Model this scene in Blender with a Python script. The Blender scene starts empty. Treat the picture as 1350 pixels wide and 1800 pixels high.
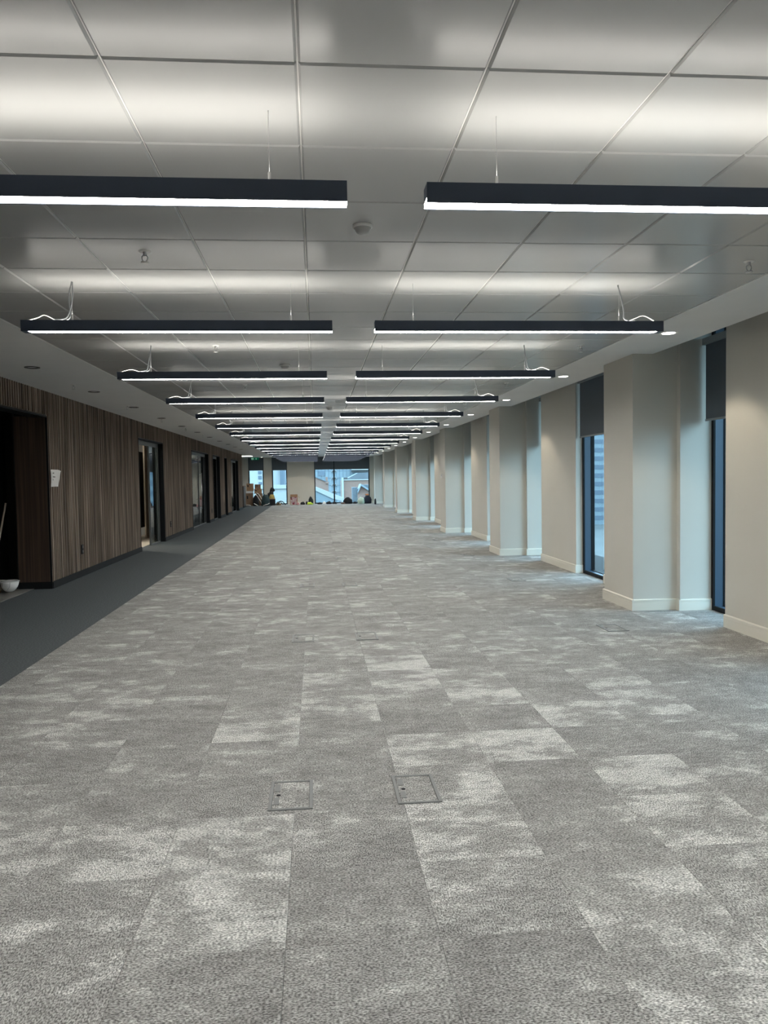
import bpy, bmesh, math, random
from mathutils import Vector, Matrix, noise
random.seed(7)
SC = bpy.context.scene
COL = SC.collection
PI = math.pi

# ------------------------------------------------------------------ camera
CAM_Z = 1.5
FPX = 1359.4                       # focal length in pixels of a 1350x1800 frame
yaw, pitch, roll = 0.0875, -0.0445, -0.0161
fw = Vector((math.sin(yaw)*math.cos(pitch), math.cos(yaw)*math.cos(pitch), math.sin(pitch)))
rt = Vector((math.cos(yaw), -math.sin(yaw), 0.0))
up = rt.cross(fw)
r2 = rt*math.cos(roll) + up*math.sin(roll)
u2 = -rt*math.sin(roll) + up*math.cos(roll)
cam_d = bpy.data.cameras.new('camera')
cam = bpy.data.objects.new('camera', cam_d)
COL.objects.link(cam)
cam.matrix_world = Matrix(((r2.x, u2.x, -fw.x, 0), (r2.y, u2.y, -fw.y, 0), (r2.z, u2.z, -fw.z, CAM_Z), (0, 0, 0, 1)))
cam_d.sensor_fit = 'VERTICAL'
cam_d.sensor_height = 24.0
cam_d.lens = 24.0*FPX/1800.0
cam_d.clip_start = 0.05
cam_d.clip_end = 1500
SC.camera = cam

# ------------------------------------------------------------------ sky, exposure
SKY_STRENGTH = 8.3
w = bpy.data.worlds.new('overcast_sky')
SC.world = w
w.use_nodes = True
nt = w.node_tree
nt.nodes.clear()
wo = nt.nodes.new('ShaderNodeOutputWorld')
bg = nt.nodes.new('ShaderNodeBackground')
tc = nt.nodes.new('ShaderNodeTexCoord')
sx = nt.nodes.new('ShaderNodeSeparateXYZ')
rp = nt.nodes.new('ShaderNodeValToRGB')
nt.links.new(tc.outputs['Generated'], sx.inputs[0])
nt.links.new(sx.outputs['Z'], rp.inputs[0])
nt.links.new(rp.outputs[0], bg.inputs[0])
nt.links.new(bg.outputs[0], wo.inputs[0])
rp.color_ramp.elements[0].position = 0.0
rp.color_ramp.elements[0].color = (0.46, 0.62, 0.74, 1)
rp.color_ramp.elements[1].position = 0.75
rp.color_ramp.elements[1].color = (0.60, 0.78, 0.96, 1)
bg.inputs[1].default_value = SKY_STRENGTH
SC.view_settings.view_transform = 'Standard'
SC.view_settings.look = 'None'
SC.view_settings.gamma = 1.0
SC.view_settings.use_curve_mapping = False
SC.view_settings.exposure = 0.36
DOWN_GLOW = 44.0                   # lower diffusers of the pendants
UP_GLOW = 15.5                     # upper diffusers
SPOT_GLOW = 12.0                   # downlights
SC.cycles.max_bounces = 7
SC.cycles.diffuse_bounces = 5
SC.cycles.glossy_bounces = 4
SC.cycles.transparent_max_bounces = 12
SC.cycles.caustics_reflective = False
SC.cycles.caustics_refractive = False
SC.cycles.sample_clamp_indirect = 6.0
SC.cycles.use_denoising = True

# ------------------------------------------------------------------ helpers
def prop(o, label=None, cat=None, group=None, kind=None, category=None):
    cat = cat or category
    if label: o['label'] = label
    if cat: o['category'] = cat
    if group: o['group'] = group
    if kind: o['kind'] = kind
    return o

class MB:
    """collects polygons for one mesh"""
    def __init__(s): s.v = []; s.f = []; s.m = []; s.mi = 0; s.sm = []
    def quad(s, a, b, c, d):
        n = len(s.v); s.v += [tuple(a), tuple(b), tuple(c), tuple(d)]; s.f.append((n, n+1, n+2, n+3)); s.m.append(s.mi); s.sm.append(False)
    def box(s, x0, x1, y0, y1, z0, z1, M=None):
        n = len(s.v)
        P = [(x, y, z) for z in (z0, z1) for x, y in ((x0, y0), (x1, y0), (x1, y1), (x0, y1))]
        if M is not None: P = [tuple(M @ Vector(p)) for p in P]
        s.v += P
        for q in ((0, 3, 2, 1), (4, 5, 6, 7), (0, 1, 5, 4), (1, 2, 6, 5), (2, 3, 7, 6), (3, 0, 4, 7)):
            s.f.append(tuple(n+i for i in q)); s.m.append(s.mi); s.sm.append(False)
        return s
    def bevbox(s, x0, x1, y0, y1, z0, z1, b, M=None, bottom=True):
        """box whose lower (or upper) edge is chamfered by b"""
        n = len(s.v)
        if bottom: rows = ((z0, b), (z0+b, 0), (z1, 0))
        else: rows = ((z0, 0), (z1-b, 0), (z1, b))
        P = []
        for z, i in rows:
            P += [(x0+i, y0+i, z), (x1-i, y0+i, z), (x1-i, y1-i, z), (x0+i, y1-i, z)]
        if M is not None: P = [tuple(M @ Vector(p)) for p in P]
        s.v += P
        s.f.append((n, n+3, n+2, n+1)); s.f.append((n+8, n+9, n+10, n+11)); s.m += [s.mi]*2; s.sm += [False]*2
        for r in (0, 4):
            for k in range(4):
                a, bb = n+r+k, n+r+(k+1) % 4
                s.f.append((a, bb, bb+4, a+4)); s.m.append(s.mi); s.sm.append(False)
        return s
    def tube(s, pts, r, seg=8, caps=True):
        pts = [Vector(p) for p in pts]
        rs = r if isinstance(r, (list, tuple)) else [r]*len(pts)
        rings = []
        nrm = None
        for i, p in enumerate(pts):
            t = (pts[min(i+1, len(pts)-1)] - pts[max(i-1, 0)]).normalized()
            if nrm is None:
                nrm = t.cross(Vector((0, 0, 1)))
                if nrm.length < 1e-3: nrm = t.cross(Vector((1, 0, 0)))
            nrm = (nrm - t*nrm.dot(t)).normalized()
            bn = t.cross(nrm)
            n0 = len(s.v)
            for k in range(seg):
                a = 2*PI*k/seg
                s.v.append(tuple(p + (nrm*math.cos(a) + bn*math.sin(a))*rs[i]))
            rings.append(n0)
        for i in range(len(rings)-1):
            for k in range(seg):
                k2 = (k+1) % seg
                s.f.append((rings[i]+k, rings[i]+k2, rings[i+1]+k2, rings[i+1]+k)); s.m.append(s.mi); s.sm.append(True)
        if caps:
            s.f.append(tuple(rings[0]+k for k in reversed(range(seg)))); s.m.append(s.mi); s.sm.append(False)
            s.f.append(tuple(rings[-1]+k for k in range(seg))); s.m.append(s.mi); s.sm.append(False)
        return s
    def lathe(s, prof, seg=20, c=(0, 0, 0), M=None, smooth=True):
        """prof: (r, z) rows"""
        rings = []
        for r, z in prof:
            n0 = len(s.v)
            for k in range(seg):
                a = 2*PI*k/seg
                p = Vector((c[0]+r*math.cos(a), c[1]+r*math.sin(a), c[2]+z))
                if M is not None: p = M @ p
                s.v.append(tuple(p))
            rings.append(n0)
        for i in range(len(rings)-1):
            for k in range(seg):
                k2 = (k+1) % seg
                s.f.append((rings[i]+k, rings[i]+k2, rings[i+1]+k2, rings[i+1]+k)); s.m.append(s.mi); s.sm.append(smooth)
        return s
    def prism(s, poly, y0, y1):
        """poly of (x, z) extruded along y"""
        n = len(s.v); k = len(poly)
        s.v += [(x, y0, z) for x, z in poly] + [(x, y1, z) for x, z in poly]
        s.f.append(tuple(range(n, n+k))); s.f.append(tuple(reversed(range(n+k, n+2*k))))
        s.m += [s.mi]*2; s.sm += [False]*2
        for i in range(k):
            j = (i+1) % k
            s.f.append((n+j, n+i, n+k+i, n+k+j)); s.m.append(s.mi); s.sm.append(False)
        return s
    def mesh(s, name, mats):
        me = bpy.data.meshes.new(name)
        me.from_pydata(s.v, [], s.f)
        if not isinstance(mats, (list, tuple)): mats = [mats]
        for m in mats: me.materials.append(m)
        me.polygons.foreach_set('material_index', s.m)
        me.polygons.foreach_set('use_smooth', s.sm)
        bm = bmesh.new(); bm.from_mesh(me)
        bmesh.ops.recalc_face_normals(bm, faces=bm.faces)
        bm.to_mesh(me); bm.free()
        me.update()
        return me
    def build(s, name, mats, parent=None, loc=(0, 0, 0), **kw):
        o = bpy.data.objects.new(name, s.mesh(name, mats))
        COL.objects.link(o)
        o.location = loc
        if parent is not None: o.parent = parent
        prop(o, **kw)
        return o

def empty(name, loc=(0, 0, 0), rz=0.0, **kw):
    o = bpy.data.objects.new(name, None)
    COL.objects.link(o)
    o.empty_display_size = 0.1
    o.location = loc
    o.rotation_euler = (0, 0, rz)
    prop(o, **kw)
    return o

def put(name, mesh, parent=None, loc=(0, 0, 0), **kw):
    o = bpy.data.objects.new(name, mesh)
    COL.objects.link(o); o.location = loc
    if parent is not None: o.parent = parent
    prop(o, **kw)
    return o

def copy_tree(o, parent=None):
    c = o.copy(); COL.objects.link(c)
    if parent is not None: c.parent = parent
    for ch in list(o.children): copy_tree(ch, c)
    return c

def mat(name, col, rough=0.6, metal=0.0, spec=0.5, emit=None, estr=0.0, var=0.0, scale=8.0, bump=0.0, bscale=60.0, coat=0.0, trans=0.0, stretch=(1, 1, 1)):
    m = bpy.data.materials.new(name); m.use_nodes = True
    n = m.node_tree; b = n.nodes['Principled BSDF']
    b.inputs['Base Color'].default_value = (*col, 1)
    b.inputs['Roughness'].default_value = rough
    b.inputs['Metallic'].default_value = metal
    b.inputs['Specular IOR Level'].default_value = spec
    b.inputs['Coat Weight'].default_value = coat
    b.inputs['Coat Roughness'].default_value = 0.15
    if emit:
        b.inputs['Emission Color'].default_value = (*emit, 1)
        b.inputs['Emission Strength'].default_value = estr
    if var or bump:
        g = n.nodes.new('ShaderNodeNewGeometry')
        mp = n.nodes.new('ShaderNodeMapping')
        mp.inputs['Scale'].default_value = stretch
        n.links.new(g.outputs['Position'], mp.inputs['Vector'])
    if var:
        nz = n.nodes.new('ShaderNodeTexNoise'); nz.inputs['Scale'].default_value = scale; nz.inputs['Detail'].default_value = 4
        n.links.new(mp.outputs[0], nz.inputs['Vector'])
        mr = n.nodes.new('ShaderNodeMapRange'); mr.inputs[1].default_value = 0.3; mr.inputs[2].default_value = 0.7
        mr.inputs[3].default_value = 1-var; mr.inputs[4].default_value = 1+var
        n.links.new(nz.outputs['Fac'], mr.inputs[0])
        mx = n.nodes.new('ShaderNodeVectorMath'); mx.operation = 'SCALE'
        mx.inputs[0].default_value = col
        n.links.new(mr.outputs[0], mx.inputs['Scale'])
        n.links.new(mx.outputs[0], b.inputs['Base Color'])
    if bump:
        nb = n.nodes.new('ShaderNodeTexNoise'); nb.inputs['Scale'].default_value = bscale; nb.inputs['Detail'].default_value = 2
        n.links.new(mp.outputs[0], nb.inputs['Vector'])
        bp = n.nodes.new('ShaderNodeBump'); bp.inputs['Strength'].default_value = bump; bp.inputs['Distance'].default_value = 0.002
        n.links.new(nb.outputs['Fac'], bp.inputs['Height'])
        n.links.new(bp.outputs[0], b.inputs['Normal'])
    return m

def glow(name, col, strength):
    m = bpy.data.materials.new(name); m.use_nodes = True
    n = m.node_tree; n.nodes.clear()
    e = n.nodes.new('ShaderNodeEmission'); o = n.nodes.new('ShaderNodeOutputMaterial')
    e.inputs[0].default_value = (*col, 1); e.inputs[1].default_value = strength
    n.links.new(e.outputs[0], o.inputs[0])
    return m

def glass(name, tint=(1, 1, 1), ior=1.5):
    m = bpy.data.materials.new(name); m.use_nodes = True
    n = m.node_tree; n.nodes.clear()
    o = n.nodes.new('ShaderNodeOutputMaterial'); mx = n.nodes.new('ShaderNodeMixShader')
    t = n.nodes.new('ShaderNodeBsdfTransparent'); g = n.nodes.new('ShaderNodeBsdfGlossy'); f = n.nodes.new('ShaderNodeFresnel')
    t.inputs[0].default_value = (*tint, 1); g.inputs['Roughness'].default_value = 0.0
    gb = n.nodes.new('ShaderNodeNewGeometry'); mr = n.nodes.new('ShaderNodeMapRange')
    mr.inputs[3].default_value = ior; mr.inputs[4].default_value = 1.0/ior      # same reflectance on both faces of the pane
    n.links.new(gb.outputs['Backfacing'], mr.inputs[0]); n.links.new(mr.outputs[0], f.inputs[0])
    n.links.new(f.outputs[0], mx.inputs[0]); n.links.new(t.outputs[0], mx.inputs[1]); n.links.new(g.outputs[0], mx.inputs[2])
    n.links.new(mx.outputs[0], o.inputs[0])
    return m

def N(n, t, **kw):
    x = n.nodes.new(t)
    for k, v in kw.items(): setattr(x, k, v)
    return x

# carpet: every tile is cut from a blotchy field at its own offset
def carpet_material():
    m = bpy.data.materials.new('grey_blotched_carpet'); m.use_nodes = True
    n = m.node_tree; b = n.nodes['Principled BSDF']; L = n.links.new
    b.inputs['Roughness'].default_value = 0.95; b.inputs['Specular IOR Level'].default_value = 0.12
    g = N(n, 'ShaderNodeNewGeometry')
    # tile index = floor((p - phase) * 2)
    a = N(n, 'ShaderNodeVectorMath', operation='SUBTRACT'); a.inputs[1].default_value = (0.375, 0.43, 0)
    L(g.outputs['Position'], a.inputs[0])
    s = N(n, 'ShaderNodeVectorMath', operation='MULTIPLY'); s.inputs[1].default_value = (2, 2, 0); L(a.outputs[0], s.inputs[0])
    fl = N(n, 'ShaderNodeVectorMath', operation='FLOOR'); L(s.outputs[0], fl.inputs[0])
    wn = N(n, 'ShaderNodeTexWhiteNoise', noise_dimensions='3D'); L(fl.outputs[0], wn.inputs['Vector'])
    # random offset for the blotches
    of = N(n, 'ShaderNodeVectorMath', operation='SCALE'); of.inputs['Scale'].default_value = 37.0; L(wn.outputs['Color'], of.inputs[0])
    ad = N(n, 'ShaderNodeVectorMath', operation='ADD'); L(g.outputs['Position'], ad.inputs[0]); L(of.outputs[0], ad.inputs[1])
    st = N(n, 'ShaderNodeVectorMath', operation='MULTIPLY'); st.inputs[1].default_value = (0.8, 1.25, 1); L(ad.outputs[0], st.inputs[0])
    nz = N(n, 'ShaderNodeTexNoise'); nz.inputs['Scale'].default_value = 3.8; nz.inputs['Detail'].default_value = 6; nz.inputs['Roughness'].default_value = 0.66
    L(st.outputs[0], nz.inputs['Vector'])
    # per tile bias: random, plus the tone given to the nearest tiles
    at = N(n, 'ShaderNodeAttribute', attribute_type='OBJECT', attribute_name='tone')
    rb = N(n, 'ShaderNodeMapRange'); rb.inputs[3].default_value = -0.05; rb.inputs[4].default_value = 0.045; L(wn.outputs['Value'], rb.inputs[0])
    a1 = N(n, 'ShaderNodeMath', operation='ADD'); L(nz.outputs['Fac'], a1.inputs[0]); L(rb.outputs[0], a1.inputs[1])
    a2 = N(n, 'ShaderNodeMath', operation='ADD'); L(a1.outputs[0], a2.inputs[0]); L(at.outputs['Fac'], a2.inputs[1])
    # dither the blotch edge with yarn noise
    yd = N(n, 'ShaderNodeTexNoise'); yd.inputs['Scale'].default_value = 110; yd.inputs['Detail'].default_value = 2; L(ad.outputs[0], yd.inputs['Vector'])
    ym = N(n, 'ShaderNodeMath', operation='MULTIPLY_ADD'); ym.inputs[1].default_value = 0.22; ym.inputs[2].default_value = -0.11; L(yd.outputs['Fac'], ym.inputs[0])
    a3 = N(n, 'ShaderNodeMath', operation='ADD'); L(a2.outputs[0], a3.inputs[0]); L(ym.outputs[0], a3.inputs[1])
    cr = N(n, 'ShaderNodeValToRGB'); L(a3.outputs[0], cr.inputs[0])
    e = cr.color_ramp.elements
    e[0].position = 0.30; e[0].color = (0.20, 0.194, 0.186, 1)
    e[1].position = 0.70; e[1].color = (0.45, 0.445, 0.425, 1)
    k = e.new(0.46); k.color = (0.245, 0.24, 0.23, 1)
    k = e.new(0.56); k.color = (0.28, 0.275, 0.262, 1)
    k = e.new(0.615); k.color = (0.39, 0.386, 0.37, 1)
    # yarn: streaks that run with the tile's own direction
    sc1 = N(n, 'ShaderNodeVectorMath', operation='MULTIPLY'); sc1.inputs[1].default_value = (110, 190, 1); L(g.outputs['Position'], sc1.inputs[0])
    sc2 = N(n, 'ShaderNodeVectorMath', operation='MULTIPLY'); sc2.inputs[1].default_value = (190, 100, 1); L(g.outputs['Position'], sc2.inputs[0])
    gt = N(n, 'ShaderNodeMath', operation='GREATER_THAN'); gt.inputs[1].default_value = 0.55; L(wn.outputs['Value'], gt.inputs[0])
    vm = N(n, 'ShaderNodeMix', data_type='VECTOR'); L(gt.outputs[0], vm.inputs[0]); L(sc1.outputs[0], vm.inputs[4]); L(sc2.outputs[0], vm.inputs[5])
    y2 = N(n, 'ShaderNodeTexNoise'); y2.inputs['Scale'].default_value = 1.0; y2.inputs['Detail'].default_value = 2; L(vm.outputs[1], y2.inputs['Vector'])
    yr = N(n, 'ShaderNodeMapRange'); yr.inputs[1].default_value = 0.36; yr.inputs[2].default_value = 0.64; yr.inputs[3].default_value = 0.40; yr.inputs[4].default_value = 1.62
    L(y2.outputs['Fac'], yr.inputs[0])
    # heather: clumps of lighter and darker yarn
    h1 = N(n, 'ShaderNodeTexNoise'); h1.inputs['Scale'].default_value = 26; h1.inputs['Detail'].default_value = 3; h1.inputs['Roughness'].default_value = 0.7
    h0 = N(n, 'ShaderNodeVectorMath', operation='MULTIPLY'); h0.inputs[1].default_value = (0.7, 1.3, 1); L(ad.outputs[0], h0.inputs[0]); L(h0.outputs[0], h1.inputs['Vector'])
    h2 = N(n, 'ShaderNodeMapRange'); h2.inputs[1].default_value = 0.32; h2.inputs[2].default_value = 0.68; h2.inputs[3].default_value = 0.80; h2.inputs[4].default_value = 1.20; L(h1.outputs['Fac'], h2.inputs[0])
    ym2 = N(n, 'ShaderNodeMath', operation='MULTIPLY'); L(yr.outputs[0], ym2.inputs[0]); L(h2.outputs[0], ym2.inputs[1])
    mx = N(n, 'ShaderNodeVectorMath', operation='SCALE'); L(cr.outputs[0], mx.inputs[0]); L(ym2.outputs[0], mx.inputs['Scale'])
    L(mx.outputs[0], b.inputs['Base Color'])
    bp = N(n, 'ShaderNodeBump'); bp.inputs['Strength'].default_value = 0.5; bp.inputs['Distance'].default_value = 0.003
    L(y2.outputs['Fac'], bp.inputs['Height']); L(bp.outputs[0], b.inputs['Normal'])
    return m

def wood_material(name, dark, light, thr=0.62):
    m = bpy.data.materials.new(name); m.use_nodes = True
    n = m.node_tree; b = n.nodes['Principled BSDF']; L = n.links.new
    b.inputs['Roughness'].default_value = 0.5; b.inputs['Specular IOR Level'].default_value = 0.35
    g = N(n, 'ShaderNodeNewGeometry')
    mp = N(n, 'ShaderNodeMapping'); mp.inputs['Scale'].default_value = (38, 38, 0.6); L(g.outputs['Position'], mp.inputs['Vector'])
    nz = N(n, 'ShaderNodeTexNoise'); nz.inputs['Scale'].default_value = 1; nz.inputs['Detail'].default_value = 4; L(mp.outputs[0], nz.inputs['Vector'])
    cr = N(n, 'ShaderNodeValToRGB'); L(nz.outputs['Fac'], cr.inputs[0])
    e = cr.color_ramp.elements
    e[0].position = 0.38; e[0].color = (*dark, 1)
    e[1].position = 0.72; e[1].color = (*light, 1)
    k = e.new(0.56); k.color = tuple(0.6*a+0.4*c for a, c in zip(dark, light)) + (1,)
    L(cr.outputs[0], b.inputs['Base Color'])
    return m

def dark_carpet_material():
    m = bpy.data.materials.new('charcoal_carpet'); m.use_nodes = True
    n = m.node_tree; b = n.nodes['Principled BSDF']; L = n.links.new
    b.inputs['Roughness'].default_value = 0.95; b.inputs['Specular IOR Level'].default_value = 0.1
    g = N(n, 'ShaderNodeNewGeometry')
    sc = N(n, 'ShaderNodeVectorMath', operation='MULTIPLY'); sc.inputs[1].default_value = (60, 190, 1); L(g.outputs['Position'], sc.inputs[0])
    y = N(n, 'ShaderNodeTexNoise'); y.inputs['Scale'].default_value = 1; y.inputs['Detail'].default_value = 3; L(sc.outputs[0], y.inputs['Vector'])
    cr = N(n, 'ShaderNodeValToRGB'); L(y.outputs['Fac'], cr.inputs[0])
    e = cr.color_ramp.elements
    e[0].position = 0.38; e[0].color = (0.062, 0.070, 0.074, 1)
    e[1].position = 0.70; e[1].color = (0.135, 0.15, 0.158, 1)
    L(cr.outputs[0], b.inputs['Base Color'])
    return m

def tile_metal():
    m = bpy.data.materials.new('white_coated_metal_tile'); m.use_nodes = True
    n = m.node_tree; b = n.nodes['Principled BSDF']; L = n.links.new
    b.inputs['Base Color'].default_value = (0.66, 0.66, 0.64, 1)
    b.inputs['Roughness'].default_value = 0.27
    b.inputs['Specular IOR Level'].default_value = 0.75
    g = N(n, 'ShaderNodeNewGeometry')
    v = N(n, 'ShaderNodeTexVoronoi'); v.inputs['Scale'].default_value = 260; v.inputs['Randomness'].default_value = 0.0
    L(g.outputs['Position'], v.inputs['Vector'])
    r = N(n, 'ShaderNodeMapRange'); r.inputs[1].default_value = 0.1; r.inputs[2].default_value = 0.35; r.inputs[3].default_value = 0.80; r.inputs[4].default_value = 1.0
    L(v.outputs['Distance'], r.inputs[0])
    mx = N(n, 'ShaderNodeVectorMath', operation='SCALE'); mx.inputs[0].default_value = (0.43, 0.435, 0.43); L(r.outputs[0], mx.inputs['Scale'])
    L(mx.outputs[0], b.inputs['Base Color'])
    # slightly pillowed sheet, so reflections wander
    nb = N(n, 'ShaderNodeTexNoise'); nb.inputs['Scale'].default_value = 2.2; L(g.outputs['Position'], nb.inputs['Vector'])
    bp = N(n, 'ShaderNodeBump'); bp.inputs['Strength'].default_value = 0.25; bp.inputs['Distance'].default_value = 0.01
    L(nb.outputs['Fac'], bp.inputs['Height']); L(bp.outputs[0], b.inputs['Normal'])
    return m

def brick_material(name, c1, c2, sc):
    m = bpy.data.materials.new(name); m.use_nodes = True
    n = m.node_tree; b = n.nodes['Principled BSDF']; L = n.links.new
    b.inputs['Roughness'].default_value = 0.9
    g = N(n, 'ShaderNodeNewGeometry')
    s = N(n, 'ShaderNodeSeparateXYZ'); L(g.outputs['Position'], s.inputs[0])
    c = N(n, 'ShaderNodeCombineXYZ'); ad = N(n, 'ShaderNodeMath', operation='ADD'); L(s.outputs['X'], ad.inputs[0]); L(s.outputs['Y'], ad.inputs[1])
    L(ad.outputs[0], c.inputs['X']); L(s.outputs['Z'], c.inputs['Y'])
    t = N(n, 'ShaderNodeTexBrick'); t.inputs['Color1'].default_value = (*c1, 1); t.inputs['Color2'].default_value = (*c2, 1)
    t.inputs['Mortar'].default_value = (0.22, 0.19, 0.17, 1); t.inputs['Scale'].default_value = sc
    L(c.outputs[0], t.inputs['Vector']); L(t.outputs['Color'], b.inputs['Base Color'])
    return m

M = {}
M['carpet'] = carpet_material()
M['dark_carpet'] = dark_carpet_material()
M['tile'] = tile_metal()
M['board'] = mat('white_ceiling_board', (0.74, 0.74, 0.73), 0.8, var=0.02, scale=2)
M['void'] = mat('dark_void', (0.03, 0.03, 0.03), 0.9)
M['trim'] = mat('pale_metal_trim', (0.75, 0.75, 0.73), 0.35)
M['beige'] = mat('warm_beige_paint', (0.58, 0.565, 0.51), 0.75, var=0.02, scale=1.5, bump=0.05, bscale=150)
M['cream'] = mat('cream_skirting_paint', (0.72, 0.70, 0.62), 0.4)
M['wood'] = wood_material('fluted_walnut', (0.120, 0.093, 0.075), (0.50, 0.405, 0.32))
M['wood_flat'] = wood_material('walnut_veneer', (0.045, 0.028, 0.020), (0.10, 0.065, 0.045))
M['black'] = mat('black_metal', (0.005, 0.0055, 0.007), 0.6, spec=0.2)
M['skirt'] = mat('black_skirting', (0.008, 0.009, 0.010), 0.7, spec=0.2)
M['navy'] = mat('navy_window_frame', (0.030, 0.060, 0.100), 0.4)
M['fixture'] = mat('anthracite_aluminium', (0.046, 0.062, 0.095), 0.5, var=0.04)
M['steel'] = mat('brushed_steel', (0.55, 0.55, 0.55), 0.3, metal=1.0)
M['cord'] = mat('grey_cable', (0.16, 0.17, 0.18), 0.5)
M['white_cord'] = mat('white_cable', (0.75, 0.75, 0.72), 0.5)
M['down'] = glow('lower_diffuser', (1.0, 0.975, 0.93), DOWN_GLOW)
M['up'] = glow('upper_diffuser', (1.0, 0.95, 0.865), UP_GLOW)
M['spot'] = glow('downlight_lens', (1.0, 0.95, 0.86), SPOT_GLOW)
M['glass'] = glass('clear_glass', (0.80, 0.90, 0.92))
M['screen_glass'] = glass('partition_glass', (0.70, 0.76, 0.76), 3.0)
M['blind'] = mat('slate_blind_fabric', (0.095, 0.115, 0.135), 0.85, bump=0.1, bscale=300)
M['fascia'] = mat('blind_cassette', (0.24, 0.27, 0.28), 0.5)
M['grey_frame'] = mat('grey_door_frame', (0.085, 0.09, 0.09), 0.45)
M['plastic_white'] = mat('white_plastic', (0.80, 0.79, 0.76), 0.35)
M['dull_white'] = mat('dull_white_plastic', (0.45, 0.45, 0.44), 0.5)
M['kraft'] = mat('kraft_cardboard', (0.36, 0.225, 0.13), 0.9, var=0.12, scale=6)
M['kraft_dark'] = mat('brown_cardboard', (0.22, 0.145, 0.095), 0.9, var=0.12, scale=6)
M['bag'] = mat('black_cloth', (0.010, 0.011, 0.014), 0.85, var=0.3, scale=20)
M['bag_navy'] = mat('navy_cloth', (0.014, 0.020, 0.036), 0.85, var=0.3, scale=20)
M['bag_green'] = mat('dark_green_cloth', (0.016, 0.040, 0.045), 0.8, var=0.3, scale=18)

# ------------------------------------------------------------------ dimensions
HC = 2.79                         # ceiling height
YB = 46.5                         # end wall
YN = -6.0                         # wall behind the camera
XL, XR = -3.75, 3.93              # faces of the left and right walls
GX0, GY0, T = -2.431, 2.477, 0.6  # ceiling tile grid

# ------------------------------------------------------------------ floor
floor = MB().box(-9, 5.2, YN-0.5, YB+0.35, -0.30, -0.012).build('floor', M['void'], kind='structure')
def edge_x(y): return -2.36 - 0.0035*(max(y, 6)-6)   # where light carpet meets dark
BRIGHT = {}
def bt(x, y, v): BRIGHT[(math.floor((x-0.375)*2), math.floor((y-0.43)*2))] = v
for x, y, v in ((-.4, 2.7, .16), (-.9, 3.2, .07), (-.4, 3.2, .09), (-.4, 4.2, .10), (-.9, 4.2, .06), (-.4, 4.7, .13), (-.9, 3.7, .05), (-1.4, 3.7, .08),
                (-1.8, 4.7, .12), (-1.4, 5.2, .10), (.6, 3.2, .10), (.6, 3.7, .08), (1.1, 2.7, .14), (1.1, 2.2, .07), (1.6, 3.2, .12), (1.6, 3.7, .09),
                (1.1, 4.2, .15), (.6, 4.2, .09), (1.6, 4.7, .13), (2.1, 4.7, .11), (1.1, 5.2, .12), (2.1, 5.2, .12), (.6, 5.7, .10), (.6, 6.2, .08), (.1, 5.2, .07),
                (-.4, 2.2, -.06), (-.9, 2.2, -.03), (.1, 2.2, -.04), (.6, 2.2, -.06), (-.9, 2.7, -.07), (.1, 2.7, -.04), (.6, 2.7, -.05), (-.4, 3.7, -.06), (.1, 3.7, -.03),
                (.1, 4.2, -.04), (.1, 4.7, -.06), (1.1, 3.7, -.05), (1.1, 3.2, -.07), (2.1, 3.7, -.05), (2.1, 4.2, -.06), (2.6, 4.2, -.04), (1.6, 4.2, -.10), (-.9, 4.7, -.08),
                (-1.4, 4.2, -.08), (.6, 4.7, -.08), (-1.4, 4.7, -.02), (-.9, 5.2, -.05), (1.1, 4.7, -.06), (.1, 3.2, -.05), (-1.4, 3.2, .0), (-1.4, 2.7, -.02), (1.6, 2.7, -.0), (2.1, 3.2, .03)):
    bt(x, y, v)
tiles, rest = [], MB()
gap = 0.0003
boxes_at = []
for k in range(8):
    for bx in (-0.145, 0.45, 2.85):
        if bx > 2 and k == 0: continue
        boxes_at.append((bx, 3.635+3.62*k))
j = 0
cell = {}
for j in range(-13, 93):
    y0 = 0.43+0.5*j; y1 = min(y0+0.5, YB)
    if y1 < YN or y0 > YB: continue
    for i in range(-6, 8):
        x0 = 0.375+0.5*i; x1 = x0+0.5
        ex = edge_x(0.5*(y0+y1))
        if x1 <= ex+0.01 or x0 > 4.29: continue
        x0c, x1c = max(x0, ex), min(x1, 4.29)
        if x1c-x0c < 0.02: continue
        cell[(i, j)] = (x0c+gap, x1c-gap, max(y0, YN)+gap, y1-gap)
near = sorted([c for c in cell if cell[c][3] > 1.4], key=lambda c: cell[c][2])[:300]
nearset = set(near)
cache = {}
for c in near:
    x0, x1, y0, y1 = cell[c]
    key = (round(x1-x0, 3), round(y1-y0, 3))
    if key not in cache:
        cache[key] = MB().bevbox(0, key[0], 0, key[1], -0.012, 0.0, 0.0006, bottom=False).mesh('carpet_tile', M['carpet'])
    o = put('carpet_tile', cache[key], floor, (x0, y0, 0))
    o['tone'] = 0.65*float(BRIGHT.get(c, 0.0))
for c in cell:
    if c in nearset: continue
    x0, x1, y0, y1 = cell[c]
    rest.bevbox(x0, x1, y0, y1, -0.012, 0.0, 0.0012, bottom=False)
o = rest.build('far_carpet_tiles', M['carpet'], floor, kind='stuff')
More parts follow.
